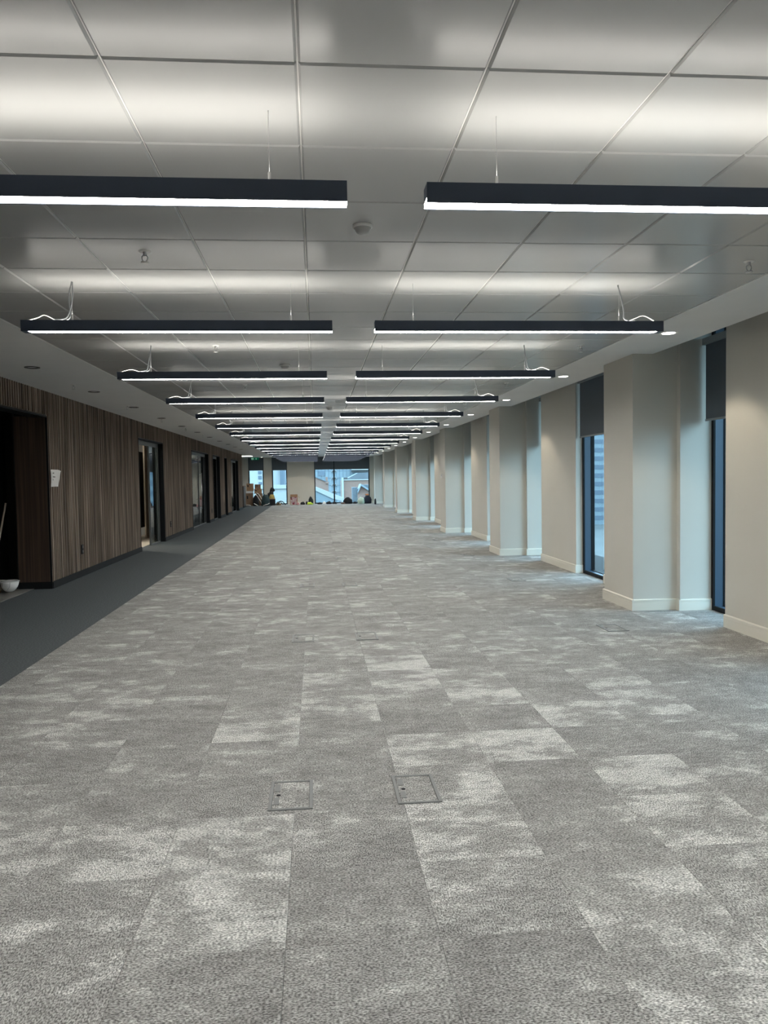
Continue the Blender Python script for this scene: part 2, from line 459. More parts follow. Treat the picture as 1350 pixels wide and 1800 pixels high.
# dark border carpet
b = MB()
ys = [YN, 6, 16, 26, 36, YB]
for a, c in zip(ys[:-1], ys[1:]):
    n = len(b.v)
    P = [(-8.9, a), (edge_x(a), a), (edge_x(c), c), (-8.9, c)]
    b.v += [(x, y, -0.012) for x, y in P] + [(x, y, 0.0) for x, y in P]
    for q in ((4, 5, 6, 7), (1, 2, 6, 5), (0, 1, 5, 4), (2, 3, 7, 6)): b.f.append(tuple(n+i for i in q)); b.m.append(0); b.sm.append(False)
b.build('border_carpet', M['dark_carpet'], floor, label='charcoal carpet along the timber wall')
MB().box(-8.0, -4.0, 8.0, 11.33, 0.0, 0.006).build('lobby_flooring', mat('pale_lobby_floor', (0.20, 0.19, 0.175), 0.45, var=0.15, scale=5), floor, label='pale floor boards inside the lobby opening')

# ------------------------------------------------------------------ ceiling
ceiling = MB().box(-9, 5.2, YN-0.5, YB+0.35, 3.14, 3.4).build('ceiling', M['void'], kind='structure')
MB().box(-9.0, GX0-0.004, YN, YB-0.35, HC, HC+0.02).build('plasterboard_margin', M['board'], ceiling)
m = MB()
xe = GX0+9*T
m.box(xe+0.004, 3.665, YN, YB-0.35, HC, HC+0.02)
m.box(3.655, 3.665, YN, YB-0.35, HC+0.02, 3.14)
m.build('plasterboard_margin', M['board'], ceiling)
# end strip before the blind pocket at the end wall
MB().box(-9.0, 3.9, YB-0.36, YB-0.35, HC, 3.14).build('pocket_upstand', M['board'], ceiling)
for x in (GX0-0.004, xe+0.004):
    MB().box(x-0.006, x+0.006, YN, YB-0.35, HC-0.004, HC+0.015).build('edge_trim', M['trim'], ceiling)
tg = 0.0030
tm = MB().bevbox(tg, T-tg, tg, T-tg, 0.0, 0.035, 0.007).mesh('ceiling_tile', M['tile'])
tl = []
for j in range(-14, 73):
    for i in range(9):
        y0 = GY0+T*j
        if y0+T > YB-0.35: continue
        tl.append((i, j))
tn = sorted([t for t in tl if t[1] >= -2], key=lambda t: t[1])[:297]
tns = set(tn)
for i, j in tn:
    o = put('ceiling_tile', tm, ceiling, (GX0+T*i, GY0+T*j, HC))
    # panels sit very slightly out of true, as hung
    o.rotation_euler = (random.uniform(-.0006, .0006), random.uniform(-.0006, .0006), 0)
rs = MB()
for i, j in tl:
    if (i, j) in tns: continue
    x0, y0 = GX0+T*i, GY0+T*j
    rs.bevbox(x0+tg, x0+T-tg, y0+tg, y0+T-tg, HC, HC+0.035, 0.007)
rs.build('far_ceiling_tiles', M['tile'], ceiling, kind='stuff')
# grid runners above the joints
g = MB()
for i in range(10): g.box(GX0+T*i-0.0026, GX0+T*i+0.0026, YN, YB-0.4, HC+0.009, HC+0.034)
for j in range(-14, 73): g.box(GX0, xe, GY0+T*j-0.0026, GY0+T*j+0.0026, HC+0.0095, HC+0.033)
g.build('grid_runners', M['trim'], ceiling, kind='stuff')

# ------------------------------------------------------------------ right wall
PER = 6.1
wall_r = MB().box(5.05, 5.15, YN-0.5, YB+0.5, -0.4, -0.3).build('wall_right', M['beige'], kind='structure')
ZT = 3.14
base_pts = []         # stretches of skirting
wins = []
for k in range(-2, 7):
    o_ = PER*k
    def yy(v): return min(v+o_, YB)
    # pier after the first window, column, pier, window, pier
    A0, A1 = yy(8.06), yy(10.28)
    if A0 > YN:
        MB().box(XR, 4.20, A0+0.3, A1, 0, ZT).box(XR, 4.46, A0, A0+0.3, 0, ZT).build('pier', M['beige'], wall_r)
    if yy(8.14) > YN and yy(8.98) < YB:
        MB().box(3.434, XR, yy(8.14), yy(8.98), 0, ZT).build('column', M['beige'], wall_r)
    B0, B1 = yy(11.43), yy(13.23)
    if B1-B0 > 0.05:
        MB().box(XR, 4.20, max(B0, YN), B1-0.3, 0, ZT).box(XR, 4.46, B1-0.3, B1, 0, ZT).build('pier', M['beige'], wall_r)
    if B0 > YN: wins.append((yy(10.28), B0, 4.03))
    if yy(14.16) < YB+0.01: wins.append((yy(13.23), yy(14.16), 4.28))
MB().box(XR, 4.5, YN, -4.14, 0, ZT).build('pier', M['beige'], wall_r)
wins = [wn_ for wn_ in wins if wn_[1]-wn_[0] > 0.3]

# skirting: profile follows the wall in plan
def skirt(path, name, material, h=0.125, t=0.018, bead=True, **kw):
    """path in plan; the room lies to the left-hand side normal n"""
    b = MB()
    for (p, q, nx, ny) in path:
        rows = [(0, t), (h*0.74, t), (h*0.74, t*0.78), (h*0.80, t*0.78), (h*0.80, t), (h-0.008, t), (h, t*0.45), (h, 0)] if bead else [(0, t), (h, t), (h, 0)]
        dx, dy = q[0]-p[0], q[1]-p[1]; l = math.hypot(dx, dy)
        if l < 1e-4: continue
        ex, ey = dx/l*t, dy/l*t
        for (z0, d0), (z1, d1) in zip(rows[:-1], rows[1:]):
            b.quad((p[0]+nx*d0, p[1]+ny*d0, z0), (q[0]+nx*d0, q[1]+ny*d0, z0), (q[0]+nx*d1, q[1]+ny*d1, z1), (p[0]+nx*d1, p[1]+ny*d1, z1))
        for e_ in (p, q):
            b.quad((e_[0], e_[1], 0), (e_[0]+nx*t, e_[1]+ny*t, 0), (e_[0]+nx*t, e_[1]+ny*t, h-0.008), (e_[0], e_[1], h))
    return b.build(name, material, **kw)
path = []
t_ = 0.018
for k in range(-2, 7):
    o_ = PER*k
    def yy(v): return min(v+o_, YB)
    if yy(8.06) <= YN: continue
    path.append(((4.28, yy(8.06)), (XR, yy(8.06)), 0, -1))
    path.append(((XR, yy(8.06)-t_), (XR, yy(8.14)), -1, 0))
    if yy(8.98) < YB:
        path.append(((XR, yy(8.14)), (3.434, yy(8.14)), 0, -1))
        path.append(((3.434, yy(8.14)-t_), (3.434, yy(8.98)+t_), -1, 0))
        path.append(((3.434, yy(8.98)), (XR, yy(8.98)), 0, 1))
    path.append(((XR, yy(8.98)), (XR, yy(10.28)), -1, 0))
    path.append(((4.03, yy(11.43)), (XR, yy(11.43)), 0, -1))
    path.append(((XR, yy(11.43)-t_), (XR, yy(13.23)), -1, 0))
path = [p for p in path if p[0][1] < YB-0.01]
skirt(path, 'baseboard_right', M['cream'], kind='structure')

# windows of the right wall: the deep ones stand beside the columns, the others sit nearer the room
def window(n, y0, y1, xf):
    r = MB()
    r.box(xf, xf+0.02, y0, y0+0.05, 0.0, 3.12); r.box(xf, xf+0.02, y1-0.05, y1, 0.0, 3.12)
    r.box(xf, xf+0.02, y0+0.05, y1-0.05, 0.0, 0.05); r.box(xf, xf+0.02, y0+0.05, y1-0.05, 3.09, 3.12)
    w_ = r.build('window_%d' % n, M['black'], kind='structure')
    a, c = xf+0.02, xf+0.125
    j_ = MB(); j_.box(a, c, y0, y0+0.03, 0.0, 3.12); j_.box(a, c, y1-0.03, y1, 0.0, 3.12); j_.box(a, c, y0+0.03, y1-0.03, 0, 0.035); j_.box(a, c, y0+0.03, y1-0.03, 3.10, 3.12)
    j_.build('frame_lining', M['navy'], w_)
    a, c = xf+0.125, xf+0.175
    s_ = MB(); s_.box(a, c, y0, y0+0.04, 0.0, 3.12); s_.box(a, c, y1-0.04, y1, 0.0, 3.12); s_.box(a, c, y0+0.04, y1-0.04, 0, 0.045); s_.box(a, c, y0+0.04, y1-0.04, 3.095, 3.12)
    s_.build('sash', M['black'], w_)
    MB().box(xf+0.15, xf+0.156, y0+0.04, y1-0.04, 0.045, 3.095).build('pane', M['glass'], w_)
    MB().box(xf, 4.5, y0, y1, 3.12, ZT).build('head_closer', M['beige'], w_)
    return w_
ORD = ['nearest', 'second', 'third', 'fourth', 'fifth', 'sixth', 'seventh', 'eighth', 'ninth', 'tenth', 'eleventh', 'twelfth', 'thirteenth', 'fourteenth', 'fifteenth', 'sixteenth', 'seventeenth', 'eighteenth']
wins.sort()
for n, (y0, y1, xf) in enumerate(wins): window(n+1, y0, y1, xf)
vis = [w_ for w_ in wins if w_[1] > 6.5]
for n, (y0, y1, xf) in enumerate(wins):
    bl = empty('roller_blind', (xf-(0.08 if xf > 4.1 else 0.042), 0.5*(y0+y1), 2.05))
    iv = vis.index((y0, y1, xf)) if (y0, y1, xf) in vis else -1
    if iv >= 0: lb = 'half-drawn slate grey roller blind in the %s window along the right-hand wall' % ORD[iv]
    else: lb = 'slate grey roller blind on the right-hand wall, behind the camera, number %s' % ORD[n]
    prop(bl, lb, 'blind', 'roller blinds of the right-hand windows')
    hw = 0.5*(y1-y0)
    MB().box(-0.03, 0.03, -hw+0.006, hw-0.006, 0.815, 0.885).build('cassette', M['fascia'], bl)
    MB().box(-0.002, 0.002, -hw+0.035, hw-0.035, 0.02, 0.82).build('fabric', M['blind'], bl)
    MB().box(-0.009, 0.009, -hw+0.035, hw-0.035, 0.0, 0.022).build('bottom_bar', M['fascia'], bl)

# ------------------------------------------------------------------ left wall with fluted timber
# (start, end, head height) of the openings
OPEN = [(8.0, 11.30, 2.44), (16.95, 19.60, 2.43), (24.05, 27.75, 2.43), (29.0, 30.95, 2.43), (32.6, 33.45, 2.43), (35.1, 38.2, 2.43)]
YE = 40.3
wall_l = empty('wall_left', kind='structure')
b = MB()
y = YN
for (a, c, h_) in OPEN:
    b.box(XL-0.20, XL-0.025, y, a, 0, HC)
    b.box(XL-0.20, XL-0.025, a, c, h_, HC)
    y = c
b.box(XL-0.20, XL-0.025, y, YE, 0, HC)
b.build('wall_core', M['wood_flat'], wall_l)
sl = MB()
pw = 0.075
y = 6.0
while y < YE-pw:
    z0 = 0.0
    mid = y+pw/2
    for (a, c, h_) in OPEN:
        if a-0.02 < mid < c+0.02: z0 = h_+0.02
    # a broad flat and a thin proud rib
    w1 = 0.040+0.022*random.random()
    d1 = 0.012*random.random()
    sl.box(XL-0.025, XL-0.012-d1*0.5, y+0.004, y+w1, z0, HC)
    sl.box(XL-0.025, XL, y+w1+0.006, y+w1+0.014, z0, HC)
    y += pw
sl.build('fluted_slats', M['wood'], wall_l, kind='stuff')
# end face of the wall
MB().box(XL-0.20, XL, YE, YE+0.02, 0, HC).build('end_lining', M['wood_flat'], wall_l)
# black skirting
path = []
y = YN
for (a, c, h_) in OPEN:
    path.append(((XL, y), (XL, a), 1, 0)); y = c
path.append(((XL, y), (XL, YE), 1, 0))
path.append(((XL, 11.30), (-4.2, 11.30), 0, -1))
skirt(path, 'baseboard_left', M['skirt'], h=0.10, t=0.014, bead=False, kind='structure')
# black linings of the openings
for n, (a, c, h_) in enumerate(OPEN):
    b = MB()
    if n == 0:
        b.box(XL-0.20, XL+0.004, a, c, h_-0.02, h_)
        b.box(XL-0.02, XL+0.004, c-0.015, c, 0, h_)
    else:
        b.box(XL-0.20, XL+0.004, c-0.02, c, 0, h_)
        b.box(XL-0.20, XL-0.0, a, a+0.01, 0, h_)
        b.box(XL-0.20, XL+0.004, a, c, h_-0.015, h_)
    b.build('opening_lining', M['black'], wall_l)
# lobby alcove behind the nearest opening
al = MB()
al.box(-4.20, XL-0.021, 11.285, 11.30, 0.10, 2.44)
al.build('alcove_reveal', M['wood_flat'], wall_l)
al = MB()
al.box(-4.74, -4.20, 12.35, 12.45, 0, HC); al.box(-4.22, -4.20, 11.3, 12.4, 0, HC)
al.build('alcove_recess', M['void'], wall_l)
MB().box(-8, -4.74, 11.75, 11.85, 0.1, HC).build('alcove_panelling', M['wood_flat'], wall_l)
MB().box(-8, -4.72, 11.73, 11.85, 0.0, 0.1).build('alcove_skirting', M['skirt'], wall_l)
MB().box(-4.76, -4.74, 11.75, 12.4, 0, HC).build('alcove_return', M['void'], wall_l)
MB().box(-8.1, -8.0, 6.0, 11.85, 0, HC).build('alcove_side', M['wood_flat'], wall_l)
MB().box(-8.0, XL-0.2, 6.0, 6.1, 0, HC).build('alcove_near_side', M['wood_flat'], wall_l)

# rooms behind the glazed screens
M['room'] = mat('grey_room_paint', (0.33, 0.34, 0.33), 0.8)
M['room_cream'] = mat('cream_room_paint', (0.70, 0.64, 0.53), 0.7)
M['room_floor'] = mat('pale_room_floor', (0.52, 0.47, 0.40), 0.5)
rm = empty('wall_rooms', kind='structure')
MB().box(-8.1, -8.0, 12.5, 40.3, 0, HC).build('room_back', M['room'], rm)
for y in (12.5, 22.0, 28.3, 31.8, 34.2, 40.2):
    MB().box(-8.0, XL-0.2, y, y+0.1, 0, HC).build('partition', M['room'], rm)
MB().box(-8.0, XL-0.2, 13.0, 22.0, 0.0, 0.008).build('room_flooring', M['room_floor'], rm)
# dark cupboard front and the cream column seen through the open door
MB().box(-4.76, -4.72, 19.2, 21.98, 0.25, 2.3).build('cupboard_front', M['black'], rm)
MB().box(-4.50, -4.46, 20.8, 21.25, 0.0, HC).build('cream_column', M['room_cream'], rm)
rl = empty('ceiling_panel_light', (-5.3, 18.6, HC), label='recessed light panel inside the first glazed room, behind the timber wall', category='light')
MB().box(-0.6, 0.6, -0.3, 0.3, -0.01, 0).build('panel_frame', M['dull_white'], rl)
MB().box(-0.56, 0.56, -0.26, 0.26, -0.013, -0.0105).build('panel_diffuser', glow('room_panel', (1, 0.92, 0.78), 40.0), rl)

def screen(n, a, c, h_, stile_ys, door=None, handle=None, hmat='steel'):
    """steel framed glazed screen set back in the opening; stile_ys are the uprights"""
    X0, X1 = XL-0.155, XL-0.115
    b = MB()
    b.box(X0, X1, a, c-0.02, h_-0.11, h_-0.015)
    ys_ = [a+0.012] + stile_ys + [c-0.055]
    for s_ in ys_: b.box(X0, X1, s_, s_+0.035, 0, h_-0.11)
    fr = b.build('door_%d' % n, M['grey_frame'], kind='structure')
    for p, q in zip(ys_[:-1], ys_[1:]):
        if door and abs(p-door[0]) < 0.01: continue
        MB().box(X0+0.017, X0+0.027, p+0.035, q, 0.03, h_-0.11).build('glass_panel', M['screen_glass'], fr)
        MB().box(X0, X1, p+0.035, q, 0.0, 0.03).build('bottom_rail', M['grey_frame'], fr)
    return fr
def door_leaf(parent, hinge, ang, wdt, h_, handle_z=1.0, long_pull=False):
    lf = empty('door_leaf', hinge, ang); lf.parent = parent
    b = MB()
    b.box(0, 0.05, 0, 0.05, 0.01, h_); b.box(wdt-0.05, wdt, 0, 0.05, 0.01, h_)
    b.box(0.05, wdt-0.05, 0, 0.05, 0.01, 0.10); b.box(0.05, wdt-0.05, 0, 0.05, h_-0.06, h_)
    b.build('leaf_frame', M['black'], lf)
    MB().box(0.05, wdt-0.05, 0.02, 0.03, 0.10, h_-0.06).build('leaf_glass', M['screen_glass'], lf)
    b = MB()
    if long_pull:
        b.tube([(wdt-0.10, -0.05, 0.55), (wdt-0.10, -0.05, 1.75)], 0.012)
        for z in (0.6, 1.7): b.tube([(wdt-0.10, -0.05, z), (wdt-0.10, 0.0, z)], 0.008)
    else:
        b.box(wdt-0.09, wdt-0.02, -0.012, 0.0, 0.93, 1.13); b.tube([(wdt-0.055, 0, 1.03), (wdt-0.055, -0.055, 1.03), (wdt-0.17, -0.06, 1.03)], 0.010)
    b.build('door_handle', M['black'], lf)
    return lf
d1 = screen(1, *OPEN[1], [17.22, 18.50, 19.36], door=(17.22, 18.50))
door_leaf(d1, (XL-0.16, 17.27, 0), PI-0.12, 0.84, 2.30)
b = MB(); b.box(XL-0.115, XL-0.09, 17.19, 17.26, 0.92, 1.14); b.build('lock_case', M['black'], d1)
d2 = screen(2, *OPEN[2], [26.2, 27.35])
b = MB(); b.tube([(XL-0.06, 26.42, 0.55), (XL-0.06, 26.42, 1.75)], 0.012)
for z in (0.6, 1.7): b.tube([(XL-0.06, 26.42, z), (XL-0.13, 26.42, z)], 0.008)
b.build('pull_handle', M['steel'], d2)
d3 = screen(3, *OPEN[3], [29.35])
MB().box(XL-0.115, XL-0.08, 29.34, 29.40, 1.50, 1.66).build('door_handle', M['black'], d3)
d4 = screen(4, *OPEN[5], [35.7])
MB().box(XL-0.115, XL-0.08, 35.69, 35.76, 1.50, 1.66).build('door_handle', M['black'], d4)
MB().box(XL-0.16, XL-0.12, OPEN[4][0]+0.01, OPEN[4][1]-0.02, 0, 2.41).build('door_5', M['black'], kind='structure')

# ------------------------------------------------------------------ end wall
wall_b = empty('wall_end', kind='structure')
XQ = [(-9.0, -3.97), (-3.07, -2.58), (-1.69, -0.07), (3.24, 5.0)]
for a, c in XQ:
    MB().box(a, c, YB, YB+0.3, 0, ZT).build('pier', M['beige'], wall_b)
skirt([((a, YB), (c, YB), 0, -1) for a, c in XQ], 'baseboard_end', M['cream'], kind='structure')
def end_window(n, x0, x1, mull=()):
    b = MB()
    Y0, Y1 = YB+0.02, YB+0.20
    b.box(x0, x0+0.06, Y0, Y1, 0, 3.02); b.box(x1-0.06, x1, Y0, Y1, 0, 3.02); b.box(x0+0.06, x1-0.06, Y0, Y1, 0, 0.06); b.box(x0+0.06, x1-0.06, Y0, Y1, 2.96, 3.02)
    b.box(x0, x1, YB, YB+0.3, 3.02, ZT)
    w_ = b.build('window_%d' % n, M['black'], kind='structure')
    for x in mull: MB().box(x-0.04, x+0.04, Y0, Y1, 0.06, 2.96).build('mullion', M['black'], w_)
    e_ = [x0+0.06] + [x for x in mull] + [x1-0.06]
    for p, q in zip(e_[:-1], e_[1:]):
        MB().box(p+(0.04 if p in mull else 0), q-(0.04 if q in mull else 0), YB+0.14, YB+0.146, 0.06, 2.96).build('pane', M['glass'], w_)
    return w_
nb = len(wins)
EW = [(-3.97, -3.07, ()), (-2.58, -1.69, ()), (-0.07, 3.24, (1.11,))]
for k, (a, c, mu) in enumerate(EW): end_window(nb+1+k, a, c, mu)
for (a, c, lb) in ((-3.97, -3.07, 'slate roller blind above the stacked cardboard boxes at the far end'),
                   (-2.58, -1.69, 'slate roller blind between the two narrow far piers, above the curved parapet view'),
                   (-0.07, 1.11, 'slate roller blind left of the mullion in the wide far window'),
                   (1.11, 3.24, 'widest slate roller blind, right of the mullion in the far window')):
    bl = empty('roller_blind', (0.5*(a+c), YB-0.06, 2.03), label=lb, category='blind', group='roller blinds of the end wall')
    hw = 0.5*(c-a)
    MB().box(-hw+0.01, hw-0.01, -0.03, 0.03, 0.83, 0.90).build('cassette', M['fascia'], bl)
    MB().box(-hw+0.02, hw-0.02, -0.002, 0.002, 0.02, 0.84).build('fabric', M['blind'], bl)
    MB().box(-hw+0.02, hw-0.02, -0.009, 0.009, 0.0, 0.022).build('bottom_bar', M['fascia'], bl)
# remaining shell: far left and behind the camera
MB().box(-9.1, -9.0, YN, YB, 0, ZT).build('wall_left_outer', M['beige'], kind='structure')
MB().box(-9.0, 5.0, YN-0.1, YN, 0, ZT).build('wall_near', M['beige'], kind='structure')

# ------------------------------------------------------------------ pendant lights
def pendant_mesh_set(length, outer):
    """local x runs 0..length; outer=+1: cable end at x=length, -1: at x=0"""
    d = {}
    b = MB()
    b.box(0, length, -0.04, -0.034, 0.0, 0.07); b.box(0, length, 0.034, 0.04, 0.0, 0.07)
    b.box(0, 0.006, -0.034, 0.034, 0.0 if outer < 0 else 0.018, 0.07); b.box(length-0.006, length, -0.034, 0.034, 0.0 if outer > 0 else 0.018, 0.07)
    b.box(0.006, length-0.006, -0.034, 0.034, 0.028, 0.034)
    b.box(*((0.006, 0.04) if outer < 0 else (length-0.04, length-0.006)), -0.034, 0.034, 0.0, 0.028)
    d['housing'] = b.mesh('housing', M['fixture'])
    x0, x1 = (0.0, length-0.04) if outer > 0 else (0.04, length)
    # lower diffuser: slightly proud, with a rounded outer end
    b = MB()
    pts = []
    if outer > 0: pts = [(x0, -0.034), (x1-0.02, -0.034), (x1-0.006, -0.026), (x1, -0.012), (x1, 0.012), (x1-0.006, 0.026), (x1-0.02, 0.034), (x0, 0.034)]
    else: pts = [(x1, 0.034), (x0+0.02, 0.034), (x0+0.006, 0.026), (x0, 0.012), (x0, -0.012), (x0+0.006, -0.026), (x0+0.02, -0.034), (x1, -0.034)]
    k = len(pts); n = 0
    b.v = [(x, y, 0.0020) for x, y in pts] + [(x, y, 0.0175) for x, y in pts]
    b.f = [tuple(range(k))] + [tuple(reversed(range(k, 2*k)))] + [(i, (i+1) % k, k+(i+1) % k, k+i) for i in range(k)]
    b.m = [0]*len(b.f); b.sm = [False]*len(b.f)
    d['lower_diffuser'] = b.mesh('lower_diffuser', M['down'])
    d['upper_diffuser'] = MB().box(0.05, length-0.05, -0.030, 0.030, 0.050, 0.056).mesh('upper_diffuser', M['up'])
    return d
LEN = 1.98
def wires(t, length, outer):
    xin, xout = (0.26, length-0.30) if outer > 0 else (length-0.27, 0.31)
    top = HC-2.469
    for x in (xin, xout):
        b = MB(); b.tube([(x, 0, 0.095), (x, 0, top)], 0.0011, 5)
        b.build('suspension_wire', M['steel'], t)
        b = MB(); b.lathe([(0.002, 0.11), (0.0055, 0.107), (0.0055, 0.055), (0.0045, 0.05)], 10, (x, 0, 0)); b.build('wire_gripper', M['steel'], t)
    # feed cable from the ceiling, lying on the housing
    s = 1 if outer > 0 else -1
    def arc(pts, n=18):
        out = []
        P = [Vector(p) for p in pts]
        for i in range(len(P)-1):
            p0, p1, p2, p3 = P[max(i-1, 0)], P[i], P[i+1], P[min(i+2, len(P)-1)]
            for q in range(n//3):
                u = q/(n//3)
                out.append(0.5*((2*p1)+(p2-p0)*u+(2*p0-5*p1+4*p2-p3)*u*u+(3*p1-p0-3*p2+p3)*u**3))
        out.append(P[-1]); return out
    jit = random.uniform(-0.015, 0.015)
    x = xout
    b = MB(); b.tube(arc([(x-0.005*s, 0.005, top), (x+0.012*s+jit, 0.01, top-0.09), (x+0.03*s+jit, 0.015, top-0.17), (x+0.045*s, 0.01, 0.09), (x+0.12*s, 0.0, 0.078)]), 0.0042, 6)
    b.build('feed_cable', M['cord'], t)
    if outer < 0 or random.random() < 0.4:
        b = MB(); b.tube(arc([(x-0.004*s, -0.004, top), (x+0.004*s-jit, 0.0, top-0.1), (x+0.012*s, 0.0, 0.10), (x+0.06*s, 0.01, 0.076)]), 0.0036, 6)
        b.build('feed_cable', M['cord'], t)
    b = MB()
    b.tube(arc([(x+0.06*s, 0.0, 0.072), (x+0.12*s, 0.0, 0.088+abs(jit)), (x+0.18*s, 0.005, 0.104+abs(jit)), (x+0.26*s, 0.0, 0.072)] if outer > 0 else
               [(x+0.10*s, 0.0, 0.072), (x+0.17*s, 0.0, 0.094+abs(jit)), (x+0.22*s, 0.005, 0.092), (x+0.29*s, 0.0, 0.072)]), 0.0032, 6)
    b.build('cable_loop', M['white_cord'], t)
ms_r, ms_l = pendant_mesh_set(LEN, 1), pendant_mesh_set(LEN, -1)
for side, ms, x0 in (('left', ms_l, -1.850), ('right', ms_r, 0.412)):
    for k in range(-3, 18):
        t = empty('pendant_light', (x0, 2.79+2.4*k, 2.469))
        if k >= 0:
            lb = '%s linear pendant light of the %s-hand row, glowing above and below' % (ORD[k] + ' black' if k else 'nearest black', side)
        else:
            lb = 'black linear pendant of the %s-hand row, behind the camera, %s back' % (side, ['first', 'second', 'third'][-k-1])
        prop(t, lb, 'light', 'black linear pendant lights')
        for nm in ('housing', 'lower_diffuser', 'upper_diffuser'): put(nm, ms[nm], t)
        if k >= 0: wires(t, LEN, 1 if side == 'right' else -1)

# ------------------------------------------------------------------ downlights
dl_ring = MB().lathe([(0.062, 0.010), (0.064, 0.0), (0.080, -0.004), (0.084, -0.001), (0.084, 0.002)], 28).mesh('trim_ring', M['plastic_white'])
dl_dark = MB().lathe([(0.055, 0.004), (0.056, -0.006), (0.080, -0.008), (0.084, -0.003), (0.084, 0.002)], 28).mesh('trim_ring', mat('bronze_ring', (0.05, 0.048, 0.045), 0.4))
lm = MB(); lm.lathe([(0.0005, -0.002), (0.055, -0.003), (0.063, 0.002)], 28)
dl_lens = lm.mesh('lens', M['spot'])
lm = MB(); lm.lathe([(0.0005, 0.03), (0.05, 0.028), (0.063, 0.002)], 28)
dl_off = lm.mesh('baffle', mat('dark_baffle', (0.03, 0.03, 0.03), 0.5))
def beam(t):
    l = bpy.data.objects.new('beam', spot_d); COL.objects.link(l); l.parent = t; l.location = (0, 0, -0.012)
spot_d = bpy.data.lights.new('beam', 'SPOT')
spot_d.energy = 42.0; spot_d.color = (1.0, 0.88, 0.70); spot_d.spot_size = math.radians(104); spot_d.spot_blend = 0.35; spot_d.shadow_soft_size = 0.05
for k in range(-3, 13):
    y = 6.95+3.05*k
    if k in (12,): continue
    if k >= 0: lb = '%s lit round downlight in the white strip beside the columns' % ORD[k].capitalize().lower()
    else: lb = 'lit round downlight beside the columns, behind the camera, %s back' % ['first', 'second', 'third'][-k-1]
    t = empty('downlight', (3.275, y, HC), label=lb, category='light', group='lit downlights along the window side')
    put('trim_ring', dl_ring, t); put('lens', dl_lens, t); beam(t)
for k in range(12):
    y = 6.57+2.42*k
    t = empty('downlight', (-3.12, y, HC), label='%s unlit downlight in the dim ceiling strip over the charcoal carpet' % ORD[k], category='light', group='unlit downlights along the timber wall')
    put('trim_ring', dl_dark, t); put('baffle', dl_off, t)
for x, lb in ((-3.08, 'lit downlight right of the green exit sign at the far end'), (-1.0, 'lit downlight over the wide beige pier at the far end'),
              (0.8, 'lit downlight over the left half of the wide far window'), (2.5, 'lit downlight over the right half of the wide far window')):
    t = empty('downlight', (x, 45.3, HC), label=lb, category='light')
    put('trim_ring', dl_ring, t); put('lens', dl_lens, t); beam(t)
# recessed light box in the far left corner
t = empty('ceiling_panel_light', (-3.72, 42.6, HC), label='bright recessed light panel beyond the end of the timber wall', category='light')
MB().box(-0.32, 0.32, -0.6, 0.6, -0.008, 0.0).build('panel_frame', M['plastic_white'], t)
MB().box(-0.29, 0.29, -0.57, 0.57, -0.011, -0.0085).build('panel_diffuser', glow('panel_diffuser', (1, 0.97, 0.9), 7.0), t)

# ------------------------------------------------------------------ ceiling devices
def sprinkler(x, y, lb):
    t = empty('sprinkler_head', (x, y, HC), label=lb, category='sprinkler')
    b = MB(); b.lathe([(0.0005, -0.004), (0.030, -0.004), (0.034, 0.0)], 18); b.build('escutcheon', M['plastic_white'], t)
    b = MB(); b.lathe([(0.010, -0.003), (0.010, -0.02), (0.006, -0.024)], 10)
    for s_ in (-1, 1): b.tube([(0.007*s_, 0, -0.02), (0.016*s_, 0, -0.032), (0.014*s_, 0, -0.048), (0.003*s_, 0, -0.060)], 0.0028, 6)
    b.build('frame_arms', M['steel'], t)
    b = MB(); b.lathe([(0.0005, -0.061), (0.022, -0.060), (0.023, -0.063), (0.0005, -0.065)], 14); b.build('deflector', M['steel'], t)
sp = []
for k in range(8): sp.append((-0.93, 4.5+3.1*k, 'left'))
for k in range(8): sp.append((2.68, 4.6+3.03*k, 'right'))
cnt = {'left': 0, 'right': 0}
for x, y, sd in sp:
    sprinkler(x, y, '%s steel sprinkler head under the metal tiles, %s of the aisle between pendants' % (ORD[cnt[sd]], sd)); cnt[sd] += 1
for k in range(6):
    sprinkler(-3.16, 7.65+2.95*k, '%s sprinkler head in the dim plasterboard strip over the charcoal carpet' % ORD[k])
def detector(x, y, r, lb):
    t = empty('smoke_detector', (x, y, HC), label=lb, category='detector')
    b = MB(); b.lathe([(r, 0.0), (r, -0.010), (r*0.9, -0.014)], 22); b.build('base', M['plastic_white'], t)
    b = MB(); b.lathe([(r*0.9, -0.014), (r*0.72, -0.024), (r*0.70, -0.032), (r*0.45, -0.044), (0.0005, -0.046)], 22); b.build('cap', M['dull_white'], t)
detector(0.265, 4.01, 0.050, 'small white smoke detector between the nearest two pairs of pendants')
detector(-0.32, 8.88, 0.060, 'round smoke detector behind the third pendant of the left-hand row')
detector(0.27, 14.2, 0.050, 'small far smoke detector in the aisle behind the fifth pendants')

